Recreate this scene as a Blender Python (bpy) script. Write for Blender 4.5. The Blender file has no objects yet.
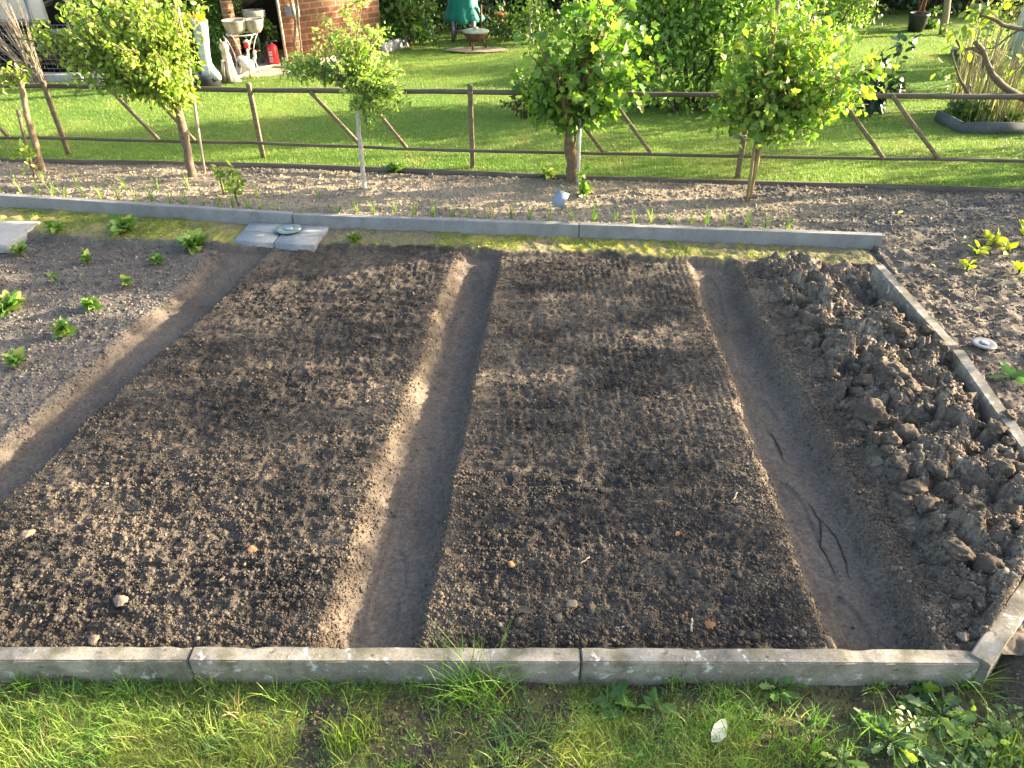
import bpy, bmesh, math, random
import numpy as np
from mathutils import Vector, Matrix, noise as mnoise
rng = np.random.default_rng(7); random.seed(7)
SC = bpy.context.scene
COL = SC.collection
R = math.radians

# ------------------------------------------------------------------ camera, sky, sun, exposure
CAM_H, FOC, PITCH = 2.0, 745.0, R(35)
cam = bpy.data.objects.new('camera', bpy.data.cameras.new('camera')); COL.objects.link(cam)
cam.location = (0, 0, CAM_H); cam.rotation_euler = (R(90) - PITCH, 0, 0)
cam.data.sensor_width = 36; cam.data.lens = FOC / 1024 * 36; cam.data.clip_start = .05; cam.data.clip_end = 500
SC.camera = cam
SUN_EL, SUN_AZ = R(14), R(14)          # azimuth counted from +X towards +Y: low evening sun from the right
w = bpy.data.worlds.new('World'); SC.world = w; w.use_nodes = True
nt = w.node_tree; nt.nodes.clear()
sky = nt.nodes.new('ShaderNodeTexSky'); sky.sky_type = 'NISHITA'; sky.sun_disc = False
sky.dust_density = 3.5; sky.ozone_density = .35; sky.air_density = .85
sky.sun_elevation = SUN_EL; sky.sun_rotation = R(90) - SUN_AZ
bg = nt.nodes.new('ShaderNodeBackground'); bg.inputs['Strength'].default_value = .11
wo = nt.nodes.new('ShaderNodeOutputWorld')
nt.links.new(sky.outputs[0], bg.inputs[0]); nt.links.new(bg.outputs[0], wo.inputs[0])
sl = bpy.data.lights.new('sun', 'SUN'); sl.energy = 5.0; sl.angle = R(.5); sl.color = (1.0, .83, .60)
so = bpy.data.objects.new('sun', sl); COL.objects.link(so)
SDIR = Vector((math.cos(SUN_AZ) * math.cos(SUN_EL), math.sin(SUN_AZ) * math.cos(SUN_EL), math.sin(SUN_EL)))
so.rotation_euler = SDIR.to_track_quat('Z', 'Y').to_euler(); so.location = (20, 5, 8)
SC.view_settings.view_transform = 'Standard'; SC.view_settings.look = 'None'
SC.view_settings.exposure = 2.75; SC.view_settings.gamma = 1; SC.view_settings.use_curve_mapping = False

# ------------------------------------------------------------------ helpers
CP, SP = math.cos(PITCH), math.sin(PITCH)
def ray(px, py):
    u = (px - 512) / FOC; v = (384 - py) / FOC
    return u, CP + v * SP, -SP + v * CP
def G(px, py, z=0.0):                     # the point of the level z seen in that direction
    d = ray(px, py); t = (z - CAM_H) / d[2]
    return Vector((d[0] * t, d[1] * t, z))
def PY(px, py, Y):                        # the point of the upright plane at distance Y
    d = ray(px, py); t = Y / d[1]
    return Vector((d[0] * t, Y, CAM_H + d[2] * t))
def to_px(x, y, z):
    dz = z - CAM_H
    dep = y * CP - dz * SP
    return 512 + FOC * x / dep, 384 - FOC * (y * SP + dz * CP) / dep

def sm(a, b, x):
    t = np.clip((x - a) / (b - a), 0, 1); return t * t * (3 - 2 * t)
def vnoise(x, y, seed=0):
    xi = np.floor(x).astype(np.int64); yi = np.floor(y).astype(np.int64); fx = x - xi; fy = y - yi
    def h(a, b):
        n = (a * 374761393 + b * 668265263 + seed * 974634777) & 0xffffffff
        n = ((n ^ (n >> 13)) * 1274126177) & 0xffffffff
        n = ((n ^ (n >> 16)) * 2246822519) & 0xffffffff
        return ((n ^ (n >> 15)) & 0xffffff) / float(0xffffff)
    u = fx * fx * (3 - 2 * fx); v = fy * fy * (3 - 2 * fy)
    return (h(xi, yi) * (1 - u) + h(xi + 1, yi) * u) * (1 - v) + (h(xi, yi + 1) * (1 - u) + h(xi + 1, yi + 1) * u) * v
def fbm(x, y, f, octv, seed=0, gain=.5):
    s = 0; a = 1; t = 0
    for o in range(octv):
        c, sn = math.cos(o * 1.3 + .4), math.sin(o * 1.3 + .4)
        s = s + a * vnoise((x * c - y * sn) * f, (x * sn + y * c) * f, seed + o * 17); t += a; a *= gain; f *= 2.03
    return s / t

def worley(x, y, f, seed):
    x = x * f; y = y * f; xi = np.floor(x); yi = np.floor(y); b1 = np.full(x.shape, 9.); b2 = np.full(x.shape, 9.); ox = np.zeros(x.shape); oy = np.zeros(x.shape); ix = np.zeros(x.shape); iy = np.zeros(x.shape)
    for a in (-1, 0, 1):
        for b in (-1, 0, 1):
            cx, cy = xi + a, yi + b
            px = cx + .1 + .8 * vnoise(cx, cy, seed); py = cy + .1 + .8 * vnoise(cx, cy, seed + 1)
            d = np.hypot(px - x, py - y); n = d < b1
            b2 = np.where(n, b1, np.minimum(b2, d)); b1 = np.where(n, d, b1)
            ox = np.where(n, x - px, ox); oy = np.where(n, y - py, oy); ix = np.where(n, cx, ix); iy = np.where(n, cy, iy)
    r = [vnoise(ix, iy, seed + k) for k in (2, 3, 4)]
    return b1, b2, ox / f, oy / f, r
class MB:
    def __init__(s): s.v = []; s.f = []; s.c = []; s.n = 0; s.hasc = False
    def add(s, v, faces, col=None):
        v = np.asarray(v, float).reshape(-1, 3)
        for f in faces:
            f = np.asarray(f, np.int64)
            if f.size: s.f.append(f.reshape(f.shape[0], -1) + s.n)
        s.v.append(v); s.n += len(v)
        if col is None: col = (1, 1, 1)
        else: s.hasc = True
        col = np.asarray(col, float)
        s.c.append(np.broadcast_to(col, (len(v), 3)) if col.ndim == 1 else col)
        return s
    def box(s, c, size, rz=0, col=None, M=None):
        x, y, z = np.asarray(size) / 2
        v = np.array([(a * x, b * y, d * z) for a in (-1, 1) for b in (-1, 1) for d in (-1, 1)])
        if M is not None: v = v @ np.array(M.to_3x3()).T
        elif rz: v = v @ np.array(Matrix.Rotation(rz, 3, 'Z')).T
        return s.add(v + np.array(c), [[(0, 1, 3, 2), (4, 6, 7, 5), (0, 4, 5, 1), (2, 3, 7, 6), (0, 2, 6, 4), (1, 5, 7, 3)]], col)
    def tube(s, pts, rad, n=8, col=None, cap=True):
        pts = [Vector(p) for p in pts]; k = len(pts)
        rad = [rad] * k if isinstance(rad, (int, float)) else list(rad)
        vs = []; ref = None
        for i, p in enumerate(pts):
            d = (pts[min(i + 1, k - 1)] - pts[max(i - 1, 0)]).normalized()
            if ref is None: ref = Vector((1, 0, 0)) if abs(d.x) < .8 else Vector((0, 1, 0))
            a = (ref - d * ref.dot(d)).normalized(); b = d.cross(a); ref = a
            for j in range(n):
                t = 2 * math.pi * j / n; vs.append(p + (a * math.cos(t) + b * math.sin(t)) * rad[i])
        f = [(i * n + j, i * n + (j + 1) % n, (i + 1) * n + (j + 1) % n, (i + 1) * n + j) for i in range(k - 1) for j in range(n)]
        fs = [f]
        if cap: fs += [[tuple(range(n))[::-1]], [tuple((k - 1) * n + j for j in range(n))]]
        return s.add([tuple(v) for v in vs], fs, col)
    def loft(s, rings, n=16, col=None, cap=True):      # rings: (cx, cy, z, rx, ry)
        vs = []
        for (cx, cy, z, rx, ry) in rings:
            for j in range(n):
                t = 2 * math.pi * j / n; vs.append((cx + rx * math.cos(t), cy + ry * math.sin(t), z))
        k = len(rings)
        f = [(i * n + j, i * n + (j + 1) % n, (i + 1) * n + (j + 1) % n, (i + 1) * n + j) for i in range(k - 1) for j in range(n)]
        fs = [f]
        if cap: fs += [[tuple(range(n))[::-1]], [tuple((k - 1) * n + j for j in range(n))]]
        return s.add(vs, fs, col)
    def build(s, name, mat, parent=None, smooth=False):
        V = np.concatenate(s.v); me = bpy.data.meshes.new(name)
        me.vertices.add(len(V)); me.vertices.foreach_set('co', V.ravel())
        loops = np.concatenate([f.ravel() for f in s.f])
        tot = np.concatenate([np.full(len(f), f.shape[1]) for f in s.f])
        me.loops.add(len(loops)); me.loops.foreach_set('vertex_index', loops.astype(np.int32))
        me.polygons.add(len(tot)); st = np.concatenate([[0], np.cumsum(tot)[:-1]])
        me.polygons.foreach_set('loop_start', st.astype(np.int32)); me.polygons.foreach_set('loop_total', tot.astype(np.int32))
        if smooth: me.polygons.foreach_set('use_smooth', np.ones(len(tot), bool))
        me.update(calc_edges=True); me.validate()
        if s.hasc:
            at = me.color_attributes.new('Col', 'FLOAT_COLOR', 'POINT')
            C = np.ones((len(V), 4), np.float32); C[:, :3] = np.concatenate(s.c); at.data.foreach_set('color', C.ravel())
        return link(name, me, mat, parent)
def link(name, me, mat, parent=None):
    if mat: me.materials.append(mat)
    o = bpy.data.objects.new(name, me); COL.objects.link(o)
    if parent: o.parent = parent
    return o
def tag(o, label, cat, group=None):
    o['label'] = label; o['category'] = cat
    if group: o['group'] = group
    return o
def kind(o, k): o['kind'] = k; return o
def empty(name, loc, label, cat, group=None, rz=0, sc=1):
    o = bpy.data.objects.new(name, None); COL.objects.link(o); o.location = loc; o.rotation_euler.z = rz; o.scale = (sc,) * 3
    return tag(o, label, cat, group)
def copy_tree(o, parent=None):
    c = o.copy(); COL.objects.link(c)
    if parent: c.parent = parent
    for ch in [q for q in bpy.data.objects if q.parent == o]: copy_tree(ch, c)
    return c

# ------------------------------------------------------------------ materials
def newmat(name):
    m = bpy.data.materials.new(name); m.use_nodes = True
    return m, m.node_tree, m.node_tree.nodes['Principled BSDF']
def N(t, ty, **kw):
    n = t.nodes.new(ty)
    for k, v in kw.items():
        if k in n.inputs: n.inputs[k].default_value = v
        else: setattr(n, k, v)
    return n
def ramp(t, fac, stops):
    r = t.nodes.new('ShaderNodeValToRGB'); t.links.new(fac, r.inputs[0])
    while len(r.color_ramp.elements) < len(stops): r.color_ramp.elements.new(.5)
    for e, (p, c) in zip(r.color_ramp.elements, stops): e.position = p; e.color = (*c, 1) if len(c) == 3 else c
    return r.outputs[0]
def mul(t, a, b):
    m = t.nodes.new('ShaderNodeMix'); m.data_type = 'RGBA'; m.blend_type = 'MULTIPLY'; m.inputs[0].default_value = 1
    t.links.new(a, m.inputs[6]); t.links.new(b, m.inputs[7]); return m.outputs[2]
def mat_attr(name, rough=.95, spec=.15, var=(.6, 1.35), scale=60, bump=.5, bdist=.004, bscale=180):
    m, t, b = newmat(name)
    a = N(t, 'ShaderNodeAttribute', attribute_name='Col'); tc = N(t, 'ShaderNodeTexCoord')
    n = N(t, 'ShaderNodeTexNoise', Scale=scale, Detail=6, Roughness=.7); t.links.new(tc.outputs['Object'], n.inputs['Vector'])
    r = ramp(t, n.outputs[0], [(.3, (var[0],) * 3), (.7, (var[1],) * 3)])
    t.links.new(mul(t, a.outputs[0], r), b.inputs['Base Color'])
    b.inputs['Roughness'].default_value = rough; b.inputs['Specular IOR Level'].default_value = spec
    if bump:
        n2 = N(t, 'ShaderNodeTexNoise', Scale=bscale, Detail=5, Roughness=.75); t.links.new(tc.outputs['Object'], n2.inputs['Vector'])
        bp = N(t, 'ShaderNodeBump', Strength=bump, Distance=bdist); t.links.new(n2.outputs[0], bp.inputs['Height']); t.links.new(bp.outputs[0], b.inputs['Normal'])
    return m
def mat_leaf(name, trans=.4, rough=.45, spec=.35, boost=(1.25, 1.5, .55)):
    m, t, b = newmat(name)
    a = N(t, 'ShaderNodeAttribute', attribute_name='Col')
    t.links.new(a.outputs[0], b.inputs['Base Color']); b.inputs['Roughness'].default_value = rough; b.inputs['Specular IOR Level'].default_value = spec
    tr = N(t, 'ShaderNodeBsdfTranslucent'); k = N(t, 'ShaderNodeRGB'); k.outputs[0].default_value = (*boost, 1)
    t.links.new(mul(t, a.outputs[0], k.outputs[0]), tr.inputs[0])
    mx = N(t, 'ShaderNodeMixShader'); mx.inputs[0].default_value = trans
    t.links.new(b.outputs[0], mx.inputs[1]); t.links.new(tr.outputs[0], mx.inputs[2])
    t.links.new(mx.outputs[0], t.nodes['Material Output'].inputs[0])
    return m
def mat_plain(name, c1, c2=None, scale=8, rough=.7, spec=.3, metal=0, bump=.2, bdist=.005, bscale=None, stretch=None, det=6, lo=.35, hi=.65):
    m, t, b = newmat(name); c2 = c2 or tuple(x * .7 for x in c1)
    tc = N(t, 'ShaderNodeTexCoord'); src = tc.outputs['Object']
    if stretch:
        mp = N(t, 'ShaderNodeMapping'); mp.inputs['Scale'].default_value = stretch; t.links.new(src, mp.inputs[0]); src = mp.outputs[0]
    n = N(t, 'ShaderNodeTexNoise', Scale=scale, Detail=det, Roughness=.65); t.links.new(src, n.inputs['Vector'])
    t.links.new(ramp(t, n.outputs[0], [(lo, c1), (hi, c2)]), b.inputs['Base Color'])
    b.inputs['Roughness'].default_value = rough; b.inputs['Specular IOR Level'].default_value = spec; b.inputs['Metallic'].default_value = metal
    if bump:
        n2 = N(t, 'ShaderNodeTexNoise', Scale=bscale or scale * 4, Detail=5, Roughness=.7); t.links.new(src, n2.inputs['Vector'])
        bp = N(t, 'ShaderNodeBump', Strength=bump, Distance=bdist); t.links.new(n2.outputs[0], bp.inputs['Height']); t.links.new(bp.outputs[0], b.inputs['Normal'])
    return m
def mat_concrete(name, base, dark, lichen=.0, moss=0.):
    m, t, b = newmat(name); tc = N(t, 'ShaderNodeTexCoord'); src = tc.outputs['Object']
    n = N(t, 'ShaderNodeTexNoise', Scale=7, Detail=8, Roughness=.7); t.links.new(src, n.inputs['Vector'])
    c = ramp(t, n.outputs[0], [(.35, dark), (.65, base)])
    n2 = N(t, 'ShaderNodeTexNoise', Scale=160, Detail=4, Roughness=.7); t.links.new(src, n2.inputs['Vector'])
    c = mul(t, c, ramp(t, n2.outputs[0], [(.3, (.7,) * 3), (.7, (1.2,) * 3)]))
    def over(c, scale, lo, hi, colr, amt, w=0):
        k = N(t, 'ShaderNodeTexNoise', Scale=scale, Detail=5, Roughness=.62); k.noise_dimensions = '4D'; k.inputs['W'].default_value = w
        t.links.new(src, k.inputs['Vector'])
        f = ramp(t, k.outputs[0], [(lo, (0, 0, 0)), (hi, (amt,) * 3)])
        mx = N(t, 'ShaderNodeMix'); mx.data_type = 'RGBA'; t.links.new(f, mx.inputs[0]); t.links.new(c, mx.inputs[6]); mx.inputs[7].default_value = (*colr, 1)
        return mx.outputs[2]
    if lichen:
        c = over(c, 22, .60, .66, (.62, .62, .58), lichen, 3)
        c = over(c, 30, .62, .68, (.05, .045, .035), lichen, 9)
        c = over(c, 14, .66, .70, (.30, .22, .05), lichen * .8, 5)
    if moss: c = over(c, 9, .5, .62, (.09, .09, .03), moss, 1)
    t.links.new(c, b.inputs['Base Color']); b.inputs['Roughness'].default_value = .9; b.inputs['Specular IOR Level'].default_value = .2
    bp = N(t, 'ShaderNodeBump', Strength=.5, Distance=.002); t.links.new(n2.outputs[0], bp.inputs['Height']); t.links.new(bp.outputs[0], b.inputs['Normal'])
    return m
def mat_brick(name):
    m, t, b = newmat(name); tc = N(t, 'ShaderNodeTexCoord')
    sx = N(t, 'ShaderNodeSeparateXYZ'); cx = N(t, 'ShaderNodeCombineXYZ'); t.links.new(tc.outputs['Object'], sx.inputs[0])
    t.links.new(sx.outputs[0], cx.inputs[0]); t.links.new(sx.outputs[2], cx.inputs[1])
    k = N(t, 'ShaderNodeTexBrick', Scale=1.0); t.links.new(cx.outputs[0], k.inputs['Vector'])
    k.inputs['Color1'].default_value = (.22, .085, .05, 1); k.inputs['Color2'].default_value = (.36, .17, .095, 1); k.inputs['Mortar'].default_value = (.36, .31, .25, 1)
    k.inputs['Brick Width'].default_value = .17; k.inputs['Row Height'].default_value = .062; k.inputs['Mortar Size'].default_value = .007; k.inputs['Bias'].default_value = .1
    n = N(t, 'ShaderNodeTexNoise', Scale=9, Detail=6, Roughness=.7); t.links.new(tc.outputs['Object'], n.inputs['Vector'])
    t.links.new(mul(t, k.outputs[0], ramp(t, n.outputs[0], [(.3, (.6, .55, .5)), (.7, (1.3, 1.25, 1.2))])), b.inputs['Base Color'])
    b.inputs['Roughness'].default_value = .9
    bp = N(t, 'ShaderNodeBump', Strength=.7, Distance=.006); bp.invert = True; t.links.new(k.outputs[1], bp.inputs['Height']); t.links.new(bp.outputs[0], b.inputs['Normal'])
    return m
SOIL = mat_attr('soil', var=(.55, 1.4), scale=70, bump=.7, bdist=.004, bscale=160)
CRUMB = mat_attr('soil_crumb', var=(.7, 1.25), scale=120, bump=.4, bdist=.002, bscale=300)
LEAF = mat_leaf('leaf'); GRASS = mat_leaf('grass_blade', .35, .5, .3)
DARKLEAF = mat_leaf('dark_leaf', .2, .4, .4)
LAWN = mat_attr('lawn_turf', var=(.7, 1.3), scale=25, bump=.8, bdist=.02, bscale=90)
BARK = mat_attr('bark', rough=.9, var=(.6, 1.3), scale=30, bump=.8, bdist=.006, bscale=70)
OLDKERB = mat_concrete('weathered_concrete', (.335, .312, .262), (.13, .118, .095), .7, .5)
KERB = mat_concrete('grey_concrete', (.31, .31, .305), (.22, .22, .215), 0, .12)
SLAB = mat_concrete('slab_concrete', (.36, .37, .37), (.25, .26, .265), 0, .1)
WOOD = mat_plain('weathered_wood', (.23, .19, .12), (.12, .10, .065), 6, .85, .2, bump=.4, stretch=(1, 1, 14), bscale=14)
RAILW = mat_plain('rail_wood', (.155, .13, .10), (.08, .068, .052), 7, .85, .2, bump=.4, stretch=(.25, 6, 6), bscale=20)
WHITE = mat_plain('white_paint', (.62, .62, .60), (.36, .36, .33), 11, .45, .4, bump=.05)
STONEW = mat_plain('pale_stone', (.42, .38, .31), (.22, .20, .155), 14, .85, .2)
BRICK = mat_brick('brick')
DARK = mat_plain('dark_interior', (.02, .018, .016), (.01, .01, .01), 6, .9, .1)  # near-black, paints in the shade of the doorway and the outbuilding recess
BLACKP = mat_plain('black_plastic', (.03, .032, .035), (.02, .02, .022), 6, .5, .4, bump=.05)
GREYM = mat_plain('grey_metal', (.22, .23, .24), (.14, .14, .15), 12, .4, .5, .6, bump=.05)
RUST = mat_plain('rusty_iron', (.16, .08, .045), (.07, .045, .035), 18, .85, .3, .2)
REDP = mat_plain('red_paint', (.55, .02, .02), (.45, .015, .02), 6, .3, .5, bump=.02)
GREENC = mat_plain('green_cloth', (.014, .22, .15), (.008, .14, .10), 9, .6, .3, bump=.3, bdist=.02, bscale=14)
TERRA = mat_plain('terracotta', (.42, .14, .08), (.3, .1, .06), 9, .8, .2)
SLATE = mat_plain('slate', (.26, .31, .37), (.18, .22, .27), 9, .5, .4)

# ------------------------------------------------------------------ the lie of the land
ZM, ZK, ZB = .024, .11, .085              # moss path, top of back kerb, soil and lawn behind it
KA, KB, KC = G(-10, 193.5, ZK), G(293, 213, ZK), G(883, 234, ZK)
def Yk(x): return np.interp(x, [-9, KA.x, KB.x, KC.x, 9], [KA.y + (KA.x + 9) * -.0 + .5, KA.y, KB.y, KC.y, KC.y - .45])
def Yback(x): return np.interp(x, [-5, -1.52, -.26, 1.15, 2.14, 6], [4.72, 4.33, 4.30, 4.17, 4.04, 3.8])
def line(y, a, b): return a[0] + (y - a[1]) * (b[0] - a[0]) / (b[1] - a[1])
def E0L(y): return line(y, (-1.80, 4.25), (-2.13, 2.38))
def E0R(y): return line(y, (-1.57, 4.30), (-1.99, 2.14))
def E1L(y): return line(y, (-.27, 4.16), (-.53, 1.46))
def E1R(y): return line(y, (-.085, 4.16), (-.295, 1.46))
def E2L(y): return line(y, (1.08, 4.07), (.995, 1.46))
def E2R(y): return line(y, (1.30, 4.07), (1.25, 1.46))
XR = 2.16                                # inner side of the right kerb
YF = 1.43                                # inner side of the front kerb
def corner(x): return YF + np.maximum(0, x - 1.44) * .98     # the slanting corner stone
EDG = [G(px, py, ZB + .03) for px, py in ((-300, 152), (0, 158), (300, 163.5), (600, 176), (1024, 188), (1500, 200))]
def Yf(x): return np.interp(x, [p.x for p in EDG], [p.y for p in EDG])
def land(x, y, detail=True):
    """height, base colour and zone weights of the soil"""
    wob = lambda s: (fbm(x, y, 3.0, 3, s) - .5) * .05 + (fbm(x, y, 16, 2, s + 5) - .5) * .022
    d0L, d0R = E0L(y) + wob(1) - x, x - E0R(y) - wob(2)
    d1L, d1R = E1L(y) + wob(3) * .8 - x, x - E1R(y) - wob(4) * .7
    d2L, d2R = E2L(y) + wob(5) - x, x - E2R(y) - wob(6)
    straw = sm(-.01, .09, d0L)
    bed1 = sm(-.01, .06, d0R) * sm(-.015, .10, d1L)
    bed2 = sm(-.03, .02, d1R) * sm(-.035, .035, d2L)
    bed3 = sm(-.005, .07, d2R)
    yb = Yback(x) + (fbm(x, y, 2.5, 4, 31) - .5) * .12
    front = 1 - sm(-.012, .012, y - yb)                       # 1 on the beds, 0 on the moss path
    right = sm(-.0, .04, x - XR - .03)                      # beyond the right kerb
    out_r = np.maximum(right, sm(0, .05, corner(x) - y - .0) * (x > 1.45))
    bk = sm(-.01, .015, y - Yk(x))                          # behind the back kerb
    bk = np.where(x > KC.x - .05, sm(-.5, .5, y - Yk(x)), bk)
    path = front * (1 - out_r) * np.clip(1 - straw - bed1 - bed2 - bed3, 0, 1)
    f1 = fbm(x, y, 2.2, 3, 40) - .5
    f2 = fbm(x, y, 14, 3, 50) - .5
    f3 = fbm(x, y, 45, 3, 60) - .5
    z = -.075 + .008 * sm(.5, .0, Yback(x) - y)
    zb = straw * (.05 + f1 * .03) + bed1 * (.072 + f1 * .02) + bed2 * (.072 + f1 * .02) + bed3 * (.085 + f1 * .03)
    z = z + zb
    rough = (straw * .8 + bed1 + bed2 + bed3 * 1.1)
    rg = np.clip(1 - (y - 1.43) / 3.0, .1, 1)               # the soil is coarser towards the front
    edge = np.clip(1.15 - .9 * sm(.30, .05, np.minimum(np.minimum(np.abs(d1L), np.abs(d1R)), np.minimum(np.abs(d2L), np.abs(d0R)))), .3, 1)
    z = z + rough * edge * (f2 * .018 + f3 * (.012 + .012 * rg) + (fbm(x, y, 110, 2, 66) - .5) * .009)
    rake = np.sin((y * 1.0 + f1 * .16) * 2 * math.pi / .085 + f2 * 2) * (bed1 + bed2)
    st = fbm(x * .22, y * 1.0, 60, 3, 75) - .5
    tine = np.sin(x * 2 * math.pi / .034 + f1 * 5) * sm(.52, .7, fbm(x, y, 1.4, 2, 76))
    z = z + rake * .0020 + (bed1 + bed2) * (st * .016 + tine * .0016 * (.4 + vnoise(x * 9, y * 3, 78)))
    hump = sm(.11, .33, d2R) * front * (1 - out_r)          # the dug part of the right bed
    big = fbm(x, y, 5.5, 4, 70) - .5; rid = np.abs(fbm(x, y, 7, 3, 80) - .5)
    hm = hump > .001
    if hm.any():
        xx, yy = x[hm], y[hm]; wx = xx + (fbm(xx, yy, 14, 3, 81) - .5) * .07; wy = yy + (fbm(xx, yy, 14, 3, 82) - .5) * .07
        sl = 0
        for f, s_, amp, tl in ((7.0, 500, .050, .42), (16, 520, .024, .45), (36, 540, .012, .5)):
            f1_, f2_, ox, oy, r = worley(wx, wy, f, s_)
            sl = sl + amp * (r[0] - .5) + (ox * (r[1] - .5) + oy * (r[2] - .5)) * 2 * tl - amp * .6 * np.exp(-((f2_ - f1_) / .16) ** 2)
        slab_ = np.zeros_like(z); slab_[hm] = sl
        z = z + hump * (big * .07 + .062 + slab_ + f2 * .018 + f3 * .014)
    pit = np.exp(-((x - 1.95) / .20) ** 2 - ((y - 3.75) / .22) ** 2); z = z - pit * .09 * front
    z = z - .055 * np.exp(-((x - XR) / .12) ** 2) * hump
    pr = np.zeros_like(z)
    for k in range(26):
        pa = (E1L, E1R) if k % 2 else (E2L, E2R); yy0 = 1.55 + 2.5 * ((k * .618) % 1); xx0 = (pa[0](yy0) + pa[1](yy0)) / 2 + .035 * math.sin(k * 2.3)
        dx_, dy_ = (x - xx0) / .046, (y - yy0) / .12; q = sm(1.1, .85, dx_ ** 2 + dy_ ** 2 + .3 * dy_ * dx_)
        pr = np.maximum(pr, q)
    z = z + path * .040 * sm(.40, .0, yb - y)
    z = z + path * (f2 * .012 + f1 * .014 - pr * .008 + (fbm(x, y, 70, 2, 77) - .5) * .004)
    zmoss = ZM + f1 * .015 + (fbm(x, y, 26, 3, 90) - .5) * .026
    zright = ZM - .01 + f1 * .03 + (fbm(x, y, 12, 4, 95) - .5) * .045 + f3 * .014
    z = z * front + zmoss * (1 - front)
    z = z * (1 - out_r) + zright * out_r
    zbk = ZB + (f1 * .02) + f2 * .014 + f3 * .012 - .02 * sm(.25, 0, y - Yk(x)) * 0
    furrow = np.sin((y - Yk(x)) * 2 * math.pi / .16 + f1 * 3) * .006
    z = z * (1 - bk) + (zbk + furrow) * bk
    pu = (x > -1.86 + (4.8 - y) * .0) & (x < -1.16) & (y > 4.30) & (y < 4.80)
    z = np.where(pu, np.minimum(z, .020), z)
    z = z - .07 * sm(.0, .03, y - Yf(x))
    if not detail: return z
    # colours
    def c(*k): return np.array(k)
    def mixc(a, b, t): return a + (b - a) * t[..., None]
    dark, tan, pathc = c(.038, .034, .031), c(.135, .110, .083), c(.112, .094, .078)
    grey, dry, moss, mossd = c(.135, .120, .105), c(.31, .25, .175), c(.36, .33, .06), c(.18, .18, .05)
    n1 = fbm(x, y, 3.3, 4, 110); n2 = fbm(x, y, 24, 4, 120); n3 = fbm(x, y, 90, 2, 130)
    base = np.broadcast_to(dark, x.shape + (3,)).copy()
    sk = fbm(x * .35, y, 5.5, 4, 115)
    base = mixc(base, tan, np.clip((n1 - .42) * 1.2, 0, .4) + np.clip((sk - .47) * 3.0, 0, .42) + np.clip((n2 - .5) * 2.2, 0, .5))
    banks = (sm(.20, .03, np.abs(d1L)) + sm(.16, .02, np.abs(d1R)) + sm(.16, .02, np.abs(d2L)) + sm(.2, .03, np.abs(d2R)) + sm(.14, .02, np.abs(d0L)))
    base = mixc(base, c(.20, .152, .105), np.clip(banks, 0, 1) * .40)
    base = mixc(base, c(.165, .134, .103), hump * .85)
    base = mixc(base, c(.29, .235, .17), hump * np.clip((n2 - .46) * 3, 0, .75))
    base = mixc(base, grey * (.75 + .5 * n2)[..., None], straw * .9)
    base = mixc(base, pathc * (.62 + .5 * n1 + .3 * n2)[..., None], path)
    patch = np.clip((fbm(x, y, 2.6, 4, 140) - .30) * 4.5, 0, 1)
    right_dim = sm(1.2, 2.2, x)
    mossc = mixc(np.broadcast_to(mossd, x.shape + (3,)), moss, np.clip((fbm(x, y, 7, 4, 150) - .38) * 3.2, 0, 1))
    mossc = mixc(mossc, c(.20, .165, .11), np.clip(1 - patch + right_dim * .8 + np.clip((n2 - .48) * 3, 0, .8), 0, 1))
    base = mixc(base, mossc, sm(.0, .05, y - yb + (n2 - .5) * .10) * (1 - out_r))
    rc = mixc(np.broadcast_to(c(.10, .085, .07), x.shape + (3,)), c(.24, .20, .155), np.clip((n2 - .45) * 3, 0, 1) * .8)
    base = mixc(base, rc, out_r)
    bc = mixc(np.broadcast_to(dry, x.shape + (3,)), c(.12, .11, .098), np.clip((n1 - .42) * 2.6, 0, .9) * .7 + sm(.4, 2.6, x) * .5)
    bc = mixc(bc, c(.08, .072, .062), sm(.75, 1.0, y - Yk(x) + .12 * n1) * .8)
    base = mixc(base, bc, bk)
    base = base * (.90 + .20 * n3)[..., None]
    return z, base, dict(bank=np.clip(banks, 0, 1) * front * (1 - out_r) * (1 - path), path=path, hump=hump, moss=sm(.0, .05, y - yb) * (1 - out_r) * (1 - bk), beds=(bed1 + bed2) * front * (1 - out_r), bed3=bed3 * front * (1 - out_r), straw=straw * front, right=out_r * (1 - bk), back=bk, patch=patch)
def H1(x, y): return float(land(np.array([float(x)]), np.array([float(y)]), False)[0])

xs = np.concatenate([np.arange(-4.9, -2.4, .014), np.arange(-2.4, 2.5, .0075), np.arange(2.5, 6.0, .014)])
ys = [YF - .035]
while ys[-1] < 6.15: ys.append(ys[-1] + .0055 + (ys[-1] - 1.4) * .0027)
ys = np.array(ys); XX, YY = np.meshgrid(xs, ys)
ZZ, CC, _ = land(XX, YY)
nx, ny = len(xs), len(ys)
ii = (np.arange(ny - 1)[:, None] * nx + np.arange(nx - 1)[None]).ravel()
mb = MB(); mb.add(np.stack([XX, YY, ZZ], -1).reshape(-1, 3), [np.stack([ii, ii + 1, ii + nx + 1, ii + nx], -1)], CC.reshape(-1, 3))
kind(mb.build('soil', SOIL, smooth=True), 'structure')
# wide ground to the horizon, below everything
mb = MB(); mb.add([(-150, -150, -.24), (150, -150, -.24), (150, 150, -.24), (-150, 150, -.24)], [[(0, 1, 2, 3)]], (.10, .10, .05))
kind(mb.build('ground', LAWN), 'structure')

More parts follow.
